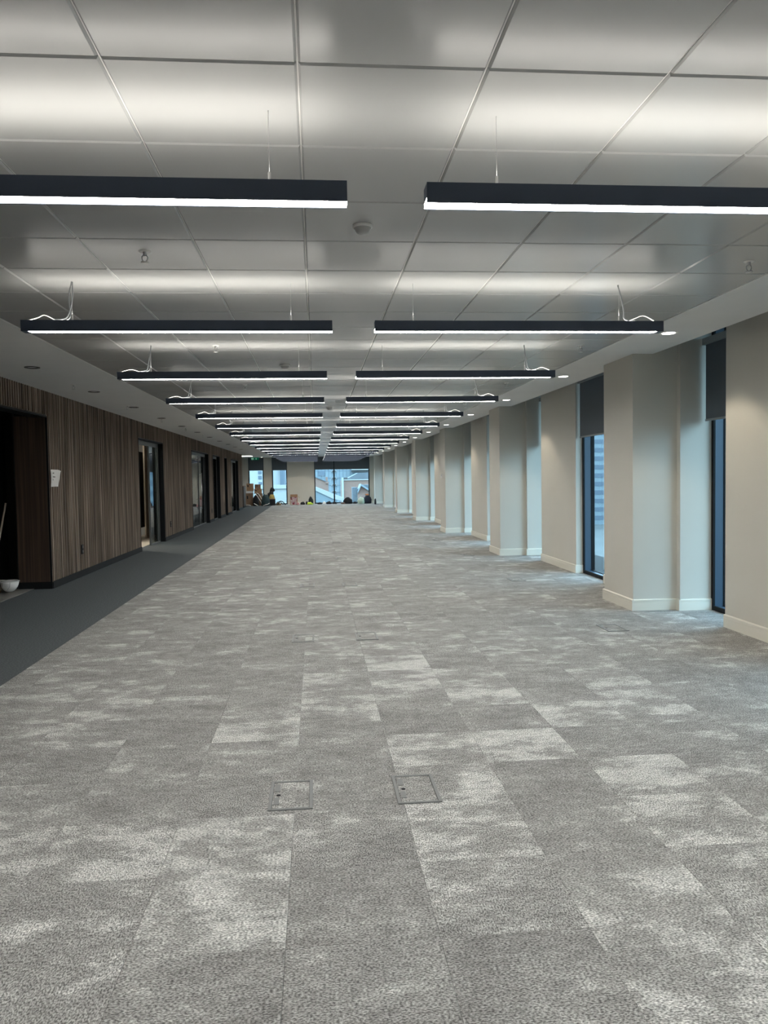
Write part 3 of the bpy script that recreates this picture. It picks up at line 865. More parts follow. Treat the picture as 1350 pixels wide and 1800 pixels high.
# ------------------------------------------------------------------ floor boxes
M['box_plastic'] = mat('grey_floor_box_plastic', (0.135, 0.14, 0.138), 0.45)
def floor_box(x, y, lb, flip=False):
    t = empty('floor_box', (x, y, 0), PI if flip else 0, label=lb, category='floor box', group='floor outlet boxes')
    W, D = 0.205, 0.335
    b = MB()
    f = 0.017
    for a in ((-W/2, -W/2+f, -D/2, D/2), (W/2-f, W/2, -D/2, D/2), (-W/2+f, W/2-f, -D/2, -D/2+f), (-W/2+f, W/2-f, D/2-f, D/2)):
        b.bevbox(*a, 0.0, 0.006, 0.002, bottom=False)
    b.build('rim', M['box_plastic'], t)
    lid = MB().box(-W/2+f+0.003, W/2-f-0.003, -D/2+f+0.003, D/2-f-0.003, 0.0, 0.0035).build('lid', M['carpet'], t)
    for q0, q1 in ((-D/2+0.06, -D/2+0.135), (D/2-0.125, D/2-0.045)):
        MB().box(-W/2+f+0.006, -W/2+f+0.032, q0, q1, 0.0035, 0.0055).build('cable_flap', M['box_plastic'], lid)
    b = MB(); b.lathe([(0.0005, 0.0055), (0.008, 0.0055), (0.011, 0.0035)], 16, (-W/2+f+0.026, 0.0, 0)); b.build('lifting_ring', M['black'], lid)
near_l = ['beside the left of the aisle', 'beside the right of the aisle']
for (x, y) in boxes_at:
    k = int(round((y-3.635)/3.62))
    sd = 'left-hand aisle column' if x < 0 else ('right-hand aisle column' if x < 1 else 'column nearest the windows')
    floor_box(x, y, '%s grey-rimmed floor box set in the carpet, %s' % (['nearest', 'second', 'third', 'fourth', 'fifth', 'sixth', 'seventh', 'eighth'][k if x < 1 else k-1], sd))

# ------------------------------------------------------------------ small wall things
def socket(y, z, lb):
    t = empty('power_socket', (XL, y, z), label=lb, category='socket')
    MB().box(-0.004, 0.010, -0.045, 0.045, -0.075, 0.075).build('face_plate', M['black'], t)
    b = MB()
    for zz in (-0.035, 0.035): b.box(0.010, 0.014, -0.022, 0.022, zz-0.018, zz+0.018)
    b.build('outlet', mat('socket_insert', (0.03, 0.03, 0.032), 0.3), t)
socket(12.74, 0.43, 'black power socket low on the fluted timber, below and right of the paper notice')
socket(20.35, 0.39, 'black power socket on the timber just past the open glazed door')
socket(28.35, 0.40, 'black power socket on the narrow timber strip between two glazed screens')
socket(34.4, 0.42, 'farthest black power socket, right of the solid black door')

# paper notice, curling away from the timber
pp = MB()
nu, nv = 8, 8
W_, H_ = 0.30, 0.245
for i in range(nu+1):
    for j_ in range(nv+1):
        u, v = i/nu, j_/nv
        yv = 11.36+W_*u*(0.86+0.14*v)
        pp.v.append((XL+0.006+0.05*(u**2)*(0.35+0.65*v**2) + 0.008*math.sin(v*3), yv, 1.445+H_*v - (0.02*max(0, u-0.8)/0.2*(v > 0.9))))
for i in range(nu):
    for j_ in range(nv):
        a = i*(nv+1)+j_; pp.f.append((a, a+nv+1, a+nv+2, a+1)); pp.m.append(0); pp.sm.append(True)
notice = pp.build('paper_notice', mat('white_paper', (0.78, 0.77, 0.74), 0.8), label='white curling paper notice taped to the fluted timber by the dark opening', category='notice')
def write(txt, size, y, z, parent, x):
    c = bpy.data.curves.new('lettering', 'FONT'); c.body = txt; c.size = size; c.extrude = 0.0003
    o = bpy.data.objects.new('lettering', c); COL.objects.link(o)
    o.parent = parent
    o.rotation_euler = (PI/2, 0, PI/2); o.location = (x, y, z)
    bpy.context.view_layer.update()
    me = bpy.data.meshes.new_from_object(o)
    mo = bpy.data.objects.new('lettering', me); COL.objects.link(mo)
    mo.parent = parent; mo.rotation_euler = o.rotation_euler; mo.location = o.location
    me.materials.clear(); me.materials.append(M['ink'])
    bpy.data.objects.remove(o)
    return mo
M['ink'] = mat('black_ink', (0.03, 0.03, 0.03), 0.7)
write('IMPS', 0.030, 11.40, 1.628, notice, XL+0.024)
write('Shoulder', 0.030, 11.405, 1.578, notice, XL+0.022)
write('OI', 0.030, 11.405, 1.535, notice, XL+0.019)

# thermostat on a column
t = empty('wall_thermostat', (3.434, 20.86, 1.52), label='small white controller on the side of the third column', category='controller')
MB().box(-0.022, 0.0, -0.045, 0.045, -0.06, 0.06).build('case', M['plastic_white'], t)
MB().box(-0.024, -0.022, -0.03, 0.03, 0.0, 0.035).build('display', mat('grey_display', (0.2, 0.22, 0.22), 0.3), t)

# hard hat lying crown down
hh = empty('hard_hat', (-4.22, 11.0, 0.006), label='white hard hat lying upside down in the dark lobby opening', category='helmet')
b = MB()
S = 26; R = 9
for i in range(R+1):
    a = PI/2*i/R
    for k in range(S):
        th = 2*PI*k/S
        r = math.sin(a)
        b.v.append((0.115*r*math.cos(th), 0.14*r*math.sin(th), 0.152*(1-math.cos(a))+0.0005))
for i in range(R):
    for k in range(S):
        k2 = (k+1) % S; b.f.append((i*S+k, i*S+k2, (i+1)*S+k2, (i+1)*S+k)); b.m.append(0); b.sm.append(True)
shell = b.build('shell', M['plastic_white'], hh)
sm_ = shell.modifiers.new('thick', 'SOLIDIFY'); sm_.thickness = 0.004
b = MB()
for k in range(S):
    th = 2*PI*k/S; c_, s_ = math.cos(th), math.sin(th)
    pk = max(0, math.cos(th-PI)); out = 0.012+0.075*pk**2.0
    b.v += [(0.113*c_, 0.138*s_, 0.150), ((0.115+out)*c_, (0.14+out*0.4)*s_, 0.148+0.018*pk**2), ((0.115+out)*c_, (0.14+out*0.4)*s_, 0.152+0.018*pk**2), (0.113*c_, 0.138*s_, 0.156)]
for k in range(S):
    k2 = (k+1) % S
    for q in range(4): b.f.append((k*4+q, k2*4+q, k2*4+(q+1) % 4, k*4+(q+1) % 4)); b.m.append(0); b.sm.append(False)
b.build('brim', M['plastic_white'], hh)
b = MB()
b.tube([(-0.03, -0.142, 0.15), (-0.04, -0.148, 0.09), (0.0, -0.120, 0.035), (0.05, -0.135, 0.09), (0.055, -0.135, 0.15)], 0.004, 6)
b.build('chin_strap', M['dull_white'], hh)
b = MB(); b.tube([(0.10*math.cos(2*PI*k/20), 0.12*math.sin(2*PI*k/20), 0.158) for k in range(21)], 0.006, 6, caps=False); b.build('head_band', M['dull_white'], hh)

# broom leaning in the lobby
br = empty('broom', (-4.42, 10.95, 0.006), label='wooden broom leaning in the lobby opening at the left edge', category='broom')
MB().bevbox(-0.16, 0.10, -0.04, 0.04, 0.035, 0.085, 0.01, bottom=False).build('head', mat('pale_broom_wood', (0.42, 0.36, 0.28), 0.6), br)
b = MB()
for i in range(20):
    for j_ in range(4):
        x = -0.15+0.0126*i; y = -0.03+0.02*j_
        b.tube([(x, y, 0.036), (x+random.uniform(-.006, .006), y+random.uniform(-.006, .006), 0.002)], 0.004, 4)
b.build('bristles', mat('tan_bristle', (0.13, 0.09, 0.05), 0.9), br, kind='stuff')
MB().tube([(-0.03, 0.0, 0.08), (0.06, 0.38, 1.22)], 0.0125, 10).build('handle', mat('pale_broom_handle', (0.40, 0.34, 0.27), 0.5), br)

# ------------------------------------------------------------------ exit sign at the far end
ex = empty('exit_sign', (-3.22, 42.0, 2.62), label='green hanging exit sign near the far left corner', category='sign')
MB().box(-0.21, 0.21, -0.015, 0.015, -0.07, 0.07).build('sign_box', mat('sign_green', (0.0, 0.10, 0.055), 0.4, emit=(0.0, 0.35, 0.18), estr=0.12), ex)
wg = mat('sign_white', (0.6, 0.75, 0.65), 0.5, emit=(0.6, 0.9, 0.7), estr=0.35)
b = MB()   # running figure and arrow
b.lathe([(0.0005, 0.001), (0.012, 0.0), (0.0005, -0.001)], 10, M=Matrix.Translation((-0.095, -0.0165, 0.035)) @ Matrix.Rotation(PI/2, 4, 'X'))
for q in ([(-0.095, 0.02), (-0.085, -0.012)], [(-0.085, -0.012), (-0.105, -0.03), (-0.09, -0.052)], [(-0.085, -0.012), (-0.06, -0.022), (-0.05, -0.05)], [(-0.092, 0.015), (-0.065, 0.005)], [(-0.094, 0.015), (-0.118, 0.0)]):
    b.tube([(x, -0.017, z) for x, z in q], 0.005, 5)
b.box(-0.17, -0.135, -0.0175, -0.0155, -0.05, 0.05)
b.build('running_figure', wg, ex)
b = MB(); b.box(0.06, 0.075, -0.0175, -0.0155, -0.01, 0.045)
b.quad((0.03, -0.0165, -0.008), (0.0675, -0.0165, -0.05), (0.105, -0.0165, -0.008), (0.0675, -0.0165, -0.02)); b.build('arrow', wg, ex)
MB().tube([(-0.12, 0, 0.07), (-0.12, 0, 0.17)], 0.004, 6).build('hanger', M['steel'], ex); MB().tube([(0.12, 0, 0.07), (0.12, 0, 0.17)], 0.004, 6).build('hanger', M['steel'], ex)

# ------------------------------------------------------------------ things left at the far end
def carton(x0, x1, y0, y1, z0, z1, lb, m_='kraft', rz=0.0, open_=False, label_patch=True):
    cx, cy = 0.5*(x0+x1), 0.5*(y0+y1)
    t = empty('cardboard_box', (cx, cy, z0), rz, label=lb, category='box')
    a, c, h_ = 0.5*(x1-x0), 0.5*(y1-y0), z1-z0
    if open_:
        b = MB(); w_ = 0.006
        b.box(-a, a, -c, -c+w_, 0, h_); b.box(-a, a, c-w_, c, 0, h_); b.box(-a, -a+w_, -c+w_, c-w_, 0, h_); b.box(a-w_, a, -c+w_, c-w_, 0, h_); b.box(-a+w_, a-w_, -c+w_, c-w_, 0, w_)
        b.build('carton_body', M[m_], t)
        for sx_, an in ((-1, 0.9), (1, 0.9)):
            Mx = Matrix.Translation((sx_*a, 0, h_)) @ Matrix.Rotation(-sx_*(PI/2-an)*-1 if sx_ < 0 else -(PI/2-an)*-1, 4, 'Y')
            b = MB(); b.quad((sx_*a, -c, h_), (sx_*(a+0.13), -c, h_-0.09), (sx_*(a+0.13), c, h_-0.09), (sx_*a, c, h_)); b.quad((sx_*a, -c, h_+0.004), (sx_*(a+0.13), -c, h_-0.086), (sx_*(a+0.13), c, h_-0.086), (sx_*a, c, h_+0.004)); b.build('flap', M[m_], t)
        b = MB(); b.box(-a, a, c, c+0.004, h_, h_+0.10); b.build('flap', M[m_], t)
    else:
        MB().box(-a, a, -c, c, 0, h_).build('carton_body', M[m_], t)
        MB().box(-0.025, 0.025, -c-0.001, c+0.001, h_*0.75, h_+0.001).build('tape', mat('brown_tape', (0.16, 0.09, 0.05), 0.35), t)
        if label_patch: MB().box(-a*0.75, -a*0.35, -c-0.002, -c, h_*0.55, h_*0.8).build('hand_hole', M['void'], t)
    return t

def lump(name, loc, size, m_, lb, cat, seed=0, rough=0.22, flat=True, lvl=3, freq=2.2):
    bm = bmesh.new(); bmesh.ops.create_icosphere(bm, subdivisions=lvl, radius=1.0)
    for v in bm.verts:
        p = v.co.copy()
        d = 1 + rough*noise.noise(p*freq+Vector((seed*3.1, seed*1.7, 0))) + rough*0.5*noise.noise(p*freq*2.6+Vector((0, seed*5.3, 0)))
        p *= d
        z = p.z
        if z < -0.35: z = -0.35-(z+0.35)*0.02
        v.co = Vector((p.x*size[0]/2, p.y*size[1]/2, (z+0.35)/1.35*size[2]))
    me = bpy.data.meshes.new(name); bm.to_mesh(me); bm.free()
    for p in me.polygons: p.use_smooth = True
    me.materials.append(M[m_] if isinstance(m_, str) else m_)
    lo = [min(v.co[i] for v in me.vertices) for i in range(3)]; hi = [max(v.co[i] for v in me.vertices) for i in range(3)]
    for v in me.vertices:
        v.co = Vector([((v.co[i]-lo[i])/(hi[i]-lo[i])-(0.5 if i < 2 else 0))*size[i] for i in range(3)])
    o = bpy.data.objects.new(name, me); COL.objects.link(o); o.location = loc
    if lb: prop(o, lb, cat)
    return o

yb = 45.3
carton(-4.02, -3.62, yb-.2, yb+.2, 0.0, 0.72, 'tall brown carton at the bottom left of the stacked boxes', 'kraft_dark')
t = empty('white_sheet_stack', (-3.81, yb, 0.721), label='pile of white sheets between the two left cartons', category='papers')
MB().bevbox(-0.19, 0.19, -0.2, 0.2, 0, 0.13, 0.01, bottom=False).build('sheets', M['plastic_white'], t)
carton(-3.97, -3.60, yb-.2, yb+.2, 0.852, 1.28, 'brown carton on top of the white sheets, highest of the stack')
carton(-3.52, -3.10, yb, yb+.4, 0.0, 0.46, 'low brown carton standing on the floor in the middle of the stack', 'kraft_dark')
carton(-3.46, -3.10, yb, yb+.4, 0.461, 0.70, 'brown carton second from the floor beside the white sheets', 'kraft_dark', 0.15)
carton(-3.55, -3.14, yb, yb+.4, 0.701, 0.96, 'light brown carton beneath the tilted topmost right carton')
carton(-3.50, -3.22, yb+.05, yb+.35, 0.961, 1.22, 'small brown carton on top of the right-hand stack', 'kraft_dark', 0.3)
def strap(lb, pts, r=0.018, m_='plastic_white', name='white_hose', cat='hose'):
    P = [Vector(p) for p in pts]; out = []
    for i in range(len(P)-1):
        p0, p1, p2, p3 = P[max(i-1, 0)], P[i], P[i+1], P[min(i+2, len(P)-1)]
        for q in range(6):
            u = q/6; out.append(0.5*((2*p1)+(p2-p0)*u+(2*p0-5*p1+4*p2-p3)*u*u+(3*p1-p0-3*p2+p3)*u**3))
    out.append(P[-1])
    return prop(MB().tube(out, r, 8).build(name, M[m_]), lb, cat)
lump('black_bag', (-3.44, yb-.45, 0.0), (0.36, 0.4, 0.62), 'bag', 'black bag slumped in front of the middle cartons', 'bag', 1)
strap('left of two white hoses arching down over the black bag', [(-3.52, yb-.50, 0.70), (-3.38, yb-.66, 0.62), (-3.25, yb-.70, 0.42), (-3.12, yb-.72, 0.20), (-3.08, yb-.74, 0.02)])
strap('right of two white hoses arching down beside the cartons', [(-3.40, yb-.3, 0.72), (-3.27, yb-.5, 0.66), (-3.12, yb-.6, 0.44), (-3.02, yb-.62, 0.24), (-2.98, yb-.62, 0.02)])
strap('white tube lying on the carpet in front of the brown carton', [(-4.05, yb-.55, 0.02), (-3.9, yb-.6, 0.06), (-3.7, yb-.62, 0.02)], 0.02, name='white_tube', cat='tube')
strap('short white tube propped up in front of the black bag', [(-3.52, yb-.8, 0.14), (-3.40, yb-.85, 0.08), (-3.28, yb-.9, 0.02)], 0.02, name='white_tube', cat='tube')
lump('dark_green_rucksack', (-2.86, yb-.85, 0.0), (0.50, 0.4, 0.66), 'bag_green', 'dark green rucksack beside the black tool crate', 'bag', 2)
strap('white strap coiled at the foot of the green rucksack', [(-2.98, yb-1.12, 0.02), (-2.85, yb-1.16, 0.07), (-2.72, yb-1.14, 0.10), (-2.62, yb-1.12, 0.16)], 0.016, name='white_strap', cat='strap')
# tool crate
tcx = -2.52
t = empty('tool_crate', (tcx, yb-.3, 0), label='black tool crate with an orange rim left of the curved window view', category='crate')
b = MB(); b.box(-0.18, 0.18, -0.2, -0.19, 0, 0.38); b.box(-0.18, 0.18, 0.19, 0.2, 0, 0.38); b.box(-0.18, -0.17, -0.19, 0.19, 0, 0.38); b.box(0.17, 0.18, -0.19, 0.19, 0, 0.38); b.box(-0.17, 0.17, -0.19, 0.19, 0, 0.01)
b.build('crate_body', M['bag'], t)
b = MB(); b.box(-0.19, 0.19, -0.21, -0.2, 0.36, 0.40); b.box(-0.19, 0.19, 0.2, 0.21, 0.36, 0.40); b.box(-0.19, -0.18, -0.2, 0.2, 0.36, 0.40); b.box(0.18, 0.19, -0.2, 0.2, 0.36, 0.40)
b.build('crate_rim', mat('tan_rim', (0.35, 0.22, 0.14), 0.6), t)
M['mustard'] = mat('mustard_cloth', (0.42, 0.33, 0.10), 0.85, var=0.3, scale=25)
lump('mustard_cloth', (tcx, yb-.3, 0.36), (0.33, 0.33, 0.28), 'mustard', 'mustard cloth heaped in the black tool crate', 'cloth', 3)
lump('black_jacket', (-2.62, yb+.15, 0.0), (0.5, 0.30, 0.78), 'bag', 'black jacket heaped behind the tool crate', 'jacket', 4, 0.35)
lump('black_tool_bag', (-2.52, yb+.15, 0.785), (0.30, 0.25, 0.26), 'bag', 'small black tool bag topping the heap behind the crate', 'bag', 5, 0.3)
strap('left of three black cable loops on the floor by the crate', [(-2.30, yb-.5, 0.02), (-2.22, yb-.5, 0.18), (-2.08, yb-.5, 0.2), (-1.93, yb-.5, 0.10), (-1.88, yb-.5, 0.02)], 0.022, 'cord', 'cable_loop', 'cable')
strap('outermost black cable loop below the curved window view', [(-2.18, yb-.6, 0.02), (-2.08, yb-.6, 0.22), (-1.93, yb-.6, 0.22), (-1.80, yb-.6, 0.10), (-1.76, yb-.6, 0.02)], 0.024, 'bag', 'cable_loop', 'cable')
lump('tan_cloth_bag', (-2.16, yb-.35, 0.0), (0.34, 0.25, 0.17), mat('tan_cloth', (0.33, 0.22, 0.12), 0.9, var=0.3, scale=20), 'small tan cloth bag among the cable loops', 'bag', 6)

# open carton with pink patterned wrapping
cx = -1.28
t = carton(cx-.21, cx+.21, yb-.2, yb+.2, 0.0, 0.50, 'open carton with flaps out, in front of the wide beige pier', 'kraft', open_=True)
def patch_material():
    m = bpy.data.materials.new('pink_patterned_wrap'); m.use_nodes = True
    n = m.node_tree; bb = n.nodes['Principled BSDF']; g = N(n, 'ShaderNodeNewGeometry')
    v = N(n, 'ShaderNodeTexVoronoi'); v.inputs['Scale'].default_value = 11; n.links.new(g.outputs['Position'], v.inputs['Vector'])
    cr = N(n, 'ShaderNodeValToRGB'); cr.color_ramp.interpolation = 'CONSTANT'
    n.links.new(v.outputs['Color'], cr.inputs[0]); e = cr.color_ramp.elements
    e[0].color = (0.45, 0.32, 0.33, 1); e[1].position = 0.45; e[1].color = (0.25, 0.03, 0.06, 1); k = e.new(0.6); k.color = (0.55, 0.52, 0.5, 1); k = e.new(0.8); k.color = (0.05, 0.03, 0.03, 1)
    n.links.new(cr.outputs[0], bb.inputs['Base Color']); return m
MB().box(-0.18, 0.18, -0.208, -0.2, 0.02, 0.46).build('patterned_front', patch_material(), t)
lump('pink_cloth', (cx+0.24, yb-.42, 0.0), (0.16, 0.2, 0.15), mat('pink_cloth', (0.5, 0.26, 0.27), 0.9), 'small pink cloth at the foot of the open carton', 'cloth', 7)
for i, (x, w_, h_, lb) in enumerate(((-0.77, .29, .17, 'low black work bag next to the open carton'), (-0.535, .15, .20, 'black tool roll between the open carton and the rucksack'),
                                    (0.22, .28, .13, 'flat black bundle on the floor right of the beige pier'), (0.76, .32, .20, 'black coat lying by the left foot of the mullion'), (1.09, .29, .16, 'black bundle directly under the far mullion'),
                                    (2.28, .26, .14, 'dark folded cloth left of the pale plastic bag'))):
    lump('dark_bundle', (x, yb+.1, 0), (w_, 0.3, h_), 'bag', lb, 'bundle', 10+i, 0.4, freq=3.0)
lump('black_rucksack', (-0.30, yb, 0), (0.30, 0.3, 0.48), 'bag', 'black rucksack standing at the right edge of the wide beige pier', 'bag', 20, 0.12)
M['hivis'] = mat('lime_hi_vis_cloth', (0.50, 0.68, 0.06), 0.7)
lump('hi_vis_vest', (-0.34, yb-.35, 0), (0.36, 0.25, 0.16), 'hivis', 'lime yellow safety vest in front of the black rucksack', 'vest', 21, 0.35)
lump('white_carrier_bag', (0.48, yb, 0), (0.20, 0.25, 0.16), 'plastic_white', 'small crumpled white bag between dark bundles at the far window', 'bag', 22, 0.3)
lump('black_cap_bag', (1.86, yb, 0), (0.56, 0.4, 0.40), 'bag', 'rounded black bag right of the mullion at the far window', 'bag', 23, 0.15)
lump('brown_glove', (1.56, yb-.3, 0), (0.26, 0.2, 0.10), mat('brown_leather', (0.11, 0.06, 0.045), 0.7), 'brown glove at the left foot of the rounded black bag', 'glove', 24, 0.3)
lump('pale_carrier_bag', (2.60, yb-.45, 0), (0.42, 0.3, 0.40), mat('pale_green_plastic', (0.50, 0.62, 0.50), 0.4), 'pale green carrier bag before the far window', 'bag', 25, 0.25)
lump('black_holdall', (3.0, yb-.1, 0), (0.50, 0.40, 0.48), 'bag_navy', 'big black holdall in the far right corner', 'bag', 26, 0.15)
lump('orange_cloth', (2.98, yb-.1, 0.481), (0.24, 0.2, 0.09), mat('orange_cloth', (0.55, 0.22, 0.10), 0.8), 'orange cloth lying on the black holdall', 'cloth', 27, 0.3)
lump('upright_bag', (3.34, 43.6, 0), (0.12, 0.3, 0.34), 'bag', 'upright black bag against the last column on the right', 'bag', 28, 0.12)  # small black bag standing by the column

# low dark divider at the end of the timber wall
t = empty('low_divider', (-4.0, 42.4, 0), label='waist-high dark timber divider beyond the end of the slatted wall', category='divider')
MB().box(-0.16, 0.16, -0.6, 0.6, 0.08, 1.14).build('divider_body', M['wood_flat'], t)
MB().box(-0.17, 0.17, -0.61, 0.61, 1.14, 1.17).build('divider_top', M['kraft_dark'], t)
MB().box(-0.15, 0.15, -0.59, 0.59, 0, 0.08).build('divider_plinth', M['black'], t)

# ------------------------------------------------------------------ outside the far windows
M['facade'] = mat('pale_blue_cladding', (0.14, 0.18, 0.205), 0.6, var=0.05, scale=0.2)
M['joint'] = mat('cladding_joint', (0.075, 0.10, 0.13), 0.6)
M['out_dark'] = mat('dark_far_glass', (0.03, 0.035, 0.04), 0.25)
M['out_white'] = mat('pale_render', (0.27, 0.285, 0.29), 0.7)
M['out_brick'] = brick_material('red_brick', (0.19, 0.105, 0.08), (0.155, 0.082, 0.062), 3.0)
M['slate'] = mat('grey_slate', (0.075, 0.09, 0.105), 0.7, var=0.12, scale=1.2)
M['paving'] = mat('terrace_paving', (0.15, 0.15, 0.125), 0.9, var=0.25, scale=0.9)
def facade_box(b, x0, x1, z0, z1, y, d):
    b.box(x0, x1, y, y+d, z0, z1)
# clad tower
Y = 260.0
tw = empty('clad_tower', (0, Y, -20), label='pale blue clad tower with recessed windows beyond the far mullion', category='building')
def ch(b, name, m_, par):
    o = b.build(name, m_); o.parent = par; o.location = (-par.location.x, -par.location.y, -par.location.z); return o
b = MB(); x0 = -2.81; x1 = 22.42; b.box(x0, x1, Y, Y+30, -20, 26); ch(b, 'cladding', M['facade'], tw)
b = MB()
for k in range(22): x = x0+(x1-x0)*k/21; b.box(x-0.06, x+0.06, Y-0.06, Y, -20, 26)
for k in range(18): z = -18+2.45*k; b.box(x0, x1, Y-0.06, Y, z-0.06, z+0.06)
ch(b, 'cladding_joints', M['joint'], tw)
for zc in (3.91, 1.56, -0.72, -3.01, -5.27):
    f = MB(); facade_box(f, 5.31, 7.04, zc-0.31, zc+0.31, Y-0.5, 0.5); fo = ch(f, 'window_surround', M['out_white'], tw)
    g_ = MB(); facade_box(g_, 5.47, 6.86, zc-0.21, zc+0.21, Y-0.62, 0.1); ch(g_, 'window_glass', M['out_dark'], tw)
f = MB(); facade_box(f, 1.01, 3.12, 2.38, 4.10, Y-0.3, 0.3); ch(f, 'glazed_bay', M['joint'], tw)
f = MB(); facade_box(f, 11.91, 18.22, 4.10, 4.52, Y-8, 8); ch(f, 'canopy', M['out_white'], tw)
f = MB(); facade_box(f, 11.91, 18.22, 3.34, 4.06, Y-4, 3); ch(f, 'canopy_glazing', M['out_dark'], tw)
# tower seen through the left far windows
Y = 150.0
t2 = empty('white_block', (-12, Y, -20), label='white rendered block seen through the left-hand far windows', category='building')
b = MB(); b.box(-14.31, -6.58, Y, Y+12, -20, 14); ch(b, 'render_wall', M['out_white'], t2)
for q in ((-10.94, -10.28, 2.56, 3.11), (-10.94, -10.28, 1.57, 2.23), (-10.89, -10.22, 0.57, 1.01)):
    f = MB(); facade_box(f, *q, Y-0.1, 0.1); ch(f, 'window_glass', M['joint'], t2)
b = MB(); b.box(-6.75, -6.03, Y-1, Y+10, -20, 14); ch(b, 'grey_bay', M['joint'], t2)
# brick building with slate roof
Y = 130.0
bb_ = empty('brick_building', (6, Y, -15), label='red brick building with a grey slate roof, right of the far mullion', category='building')
x0, zt = (4.43, 1.13); x1 = 10.26
b = MB(); b.box(x0, x1, Y, Y+9, -15, zt); ch(b, 'brick_wall', M['out_brick'], bb_)
b = MB(); b.box(x0-0.1, x0+0.25, Y-0.3, Y, -15, zt+0.5); b.box(x0-0.1, x1, Y-0.2, Y+0.1, zt, zt+0.15); ch(b, 'parapet', M['out_white'], bb_)
b = MB(); b.prism([(5.00, zt+0.12), (x1+2, zt+0.12), (x1+2, 2.42), (7.20, 2.37)], Y+0.6, Y+9); ch(b, 'slate_roof', M['slate'], bb_)
b = MB(); b.box(4.71, 5.38, Y+0.5, Y+3, zt, 1.61); ch(b, 'plant_box', M['out_dark'], bb_)
# brick gable on the left of the mullion
Y = 110.0
bg_ = empty('brick_gable', (1, Y, -15), label='red brick gable with a chimney, left of the far mullion', category='building')
b = MB(); b.prism([(-0.78, -15), (1.80, -15), (1.80, 0.90), (-0.78, 1.95)], Y, Y+6); ch(b, 'brick_wall', M['out_brick'], bg_)
b = MB()
xa, za = (-0.78, 1.95); xb, zb = (1.80, 0.90)
n = len(b.v); b.prism([(xa, za), (xb, zb), (xb, zb+0.12), (xa, za+0.12)], Y-0.15, Y+6.2); ch(b, 'coping', M['slate'], bg_)
b = MB(); facade_box(b, 1.44, 1.72, 1.02, 1.71, Y-0.1, 1.2); facade_box(b, 1.36, 1.84, 0.78, 1.02, Y-0.2, 1.4); ch(b, 'chimney', M['out_brick'], bg_)
# little slate gable
Y = 90.0
sg = empty('slate_dormer', (5, Y, -8), label='small grey gabled dormer in front of the red brick building', category='building')
b = MB(); b.prism([(4.85, -8), (6.97, -8), (6.97, -0.18), (5.25, 0.68), (4.85, -0.18)], Y, Y+3); ch(b, 'gable_wall', M['out_brick'], sg)
b = MB()
for (xa, za, xb, zb) in ((4.85, -0.18, 5.25, 0.68), (5.25, 0.68, 6.97, -0.45)):
    b.prism([(xa, za-0.1), (xb, zb-0.1), (xb, zb+0.12), (xa, za+0.12)], Y-0.4, Y+3.2)
ch(b, 'bargeboard', M['facade'], sg)
b = MB(); xa, za = (5.25, 0.68); b.box(xa, 7.10, Y+3.2, Y+5, -8, za); ch(b, 'slate_slope', M['slate'], sg)
b = MB(); facade_box(b, 4.26, 4.85, -1.31, 0.41, Y+0.5, 2); ch(b, 'side_wall', M['slate'], sg)
# diagonal white coping of the terrace stair
Y = 62.0
ws = empty('terrace_stair_wall', (1, Y, -3), label='white sloping stair wall crossing the far window view', category='wall')
b = MB(); b.prism([(-0.12, 0.91), (2.20, -0.07), (2.20, -0.34), (1.38, -0.14), (-0.12, 0.59)], Y, Y+0.6); ch(b, 'coping', M['out_white'], ws)
b = MB(); b.prism([(-0.12, 0.59), (1.38, -0.14), (1.61, -0.89), (-0.12, -0.89)], Y+0.1, Y+0.5); ch(b, 'wall_body', M['facade'], ws)
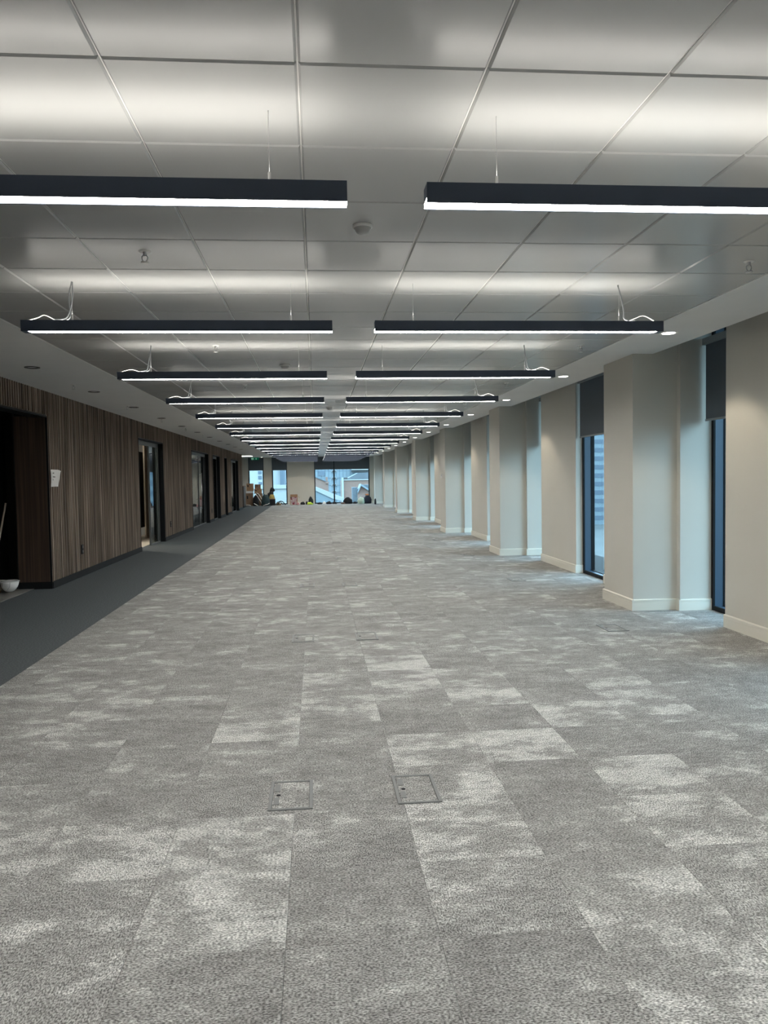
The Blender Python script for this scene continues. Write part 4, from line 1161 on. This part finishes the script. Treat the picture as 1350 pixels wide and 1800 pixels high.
# terrace with curved parapet, left
tr = MB(); tr.box(-9, -0.6, YB+0.5, 66, -0.5, -0.32)
tr.build('terrace_floor', M['paving'], kind='structure')
b = MB()
N_ = 24
for i in range(N_):
    a0, a1 = -0.9+1.5*i/N_, -0.9+1.5*(i+1)/N_
    def pt(a, r, z): return (-4.8+r*math.sin(a)*1.0, 56+r*math.cos(a)*0.9, z)
    for (r0, r1, z0, z1) in ((7.0, 7.25, -0.33, 0.75), (6.85, 7.40, 0.75, 1.05)):
        n = len(b.v)
        b.v += [pt(a0, r0, z0), pt(a1, r0, z0), pt(a1, r1, z0), pt(a0, r1, z0), pt(a0, r0, z1), pt(a1, r0, z1), pt(a1, r1, z1), pt(a0, r1, z1)]
        for q in ((0, 3, 2, 1), (4, 5, 6, 7), (0, 1, 5, 4), (1, 2, 6, 5), (2, 3, 7, 6), (3, 0, 4, 7)): b.f.append(tuple(n+i_ for i_ in q)); b.m.append(0); b.sm.append(False)
b.build('curved_parapet', M['out_white'], label='curved white terrace parapet outside the far left windows', category='parapet')
for q, (x0, x1, yk, zk, lb) in enumerate(((-260, -70, 330, 34, 'far grey slab added at the left to cover the low sky'), (-72, -18, 300, 27, 'far pale block added left of the clad tower to cover the sky'),
                                        (24, 70, 280, 22, 'far pale block added right of the clad tower to cover the sky'), (68, 190, 320, 40, 'far grey slab added at the right to cover the low sky'))):
    t = empty('sky_cover_block', (0.5*(x0+x1), yk, -20), label=lb, category='building')  # added skyline blocks hide the low sky, dimming glass reflections and daylight
    b = MB(); b.box(x0, x1, yk, yk+25, -20, zk); ch(b, 'block_wall', M['facade'], t)
    b = MB(); b.box(x0-0.5, x1+0.5, yk-0.5, yk+25.5, zk, zk+1.2); ch(b, 'roof_edge', M['out_white'], t)
    for r_ in range(12):
        f = MB(); f.box(x0+2, x1-2, yk-0.15, yk, -18+3.6*r_, -16.2+3.6*r_)
        if -16.2+3.6*r_ < zk: ch(f, 'window_band', M['joint'], t)
# ground and neighbours along the window side
MB().box(-400, 600, -200, 700, -20.3, -20).build('ground', mat('street_ground', (0.09, 0.10, 0.10), 0.9, var=0.2, scale=0.05), kind='structure')

M['street_glass'] = mat('teal_street_facade', (0.10, 0.16, 0.18), 0.5, var=0.1, scale=0.3)
ob = empty('street_block', (34, 20, -20), label='office block across the street, seen edgewise through the right-hand windows', category='building')
b = MB(); b.box(34, 46, -60, 44, -20, 3.5); ch(b, 'street_facade', M['street_glass'], ob)
for k in range(6):
    for q in range(13):
        f = MB(); f.box(33.9, 34, -56+7.6*q, -51+7.6*q, -18.5+3.6*k, -16.2+3.6*k); ch(f, 'window_glass', M['out_dark'], ob)
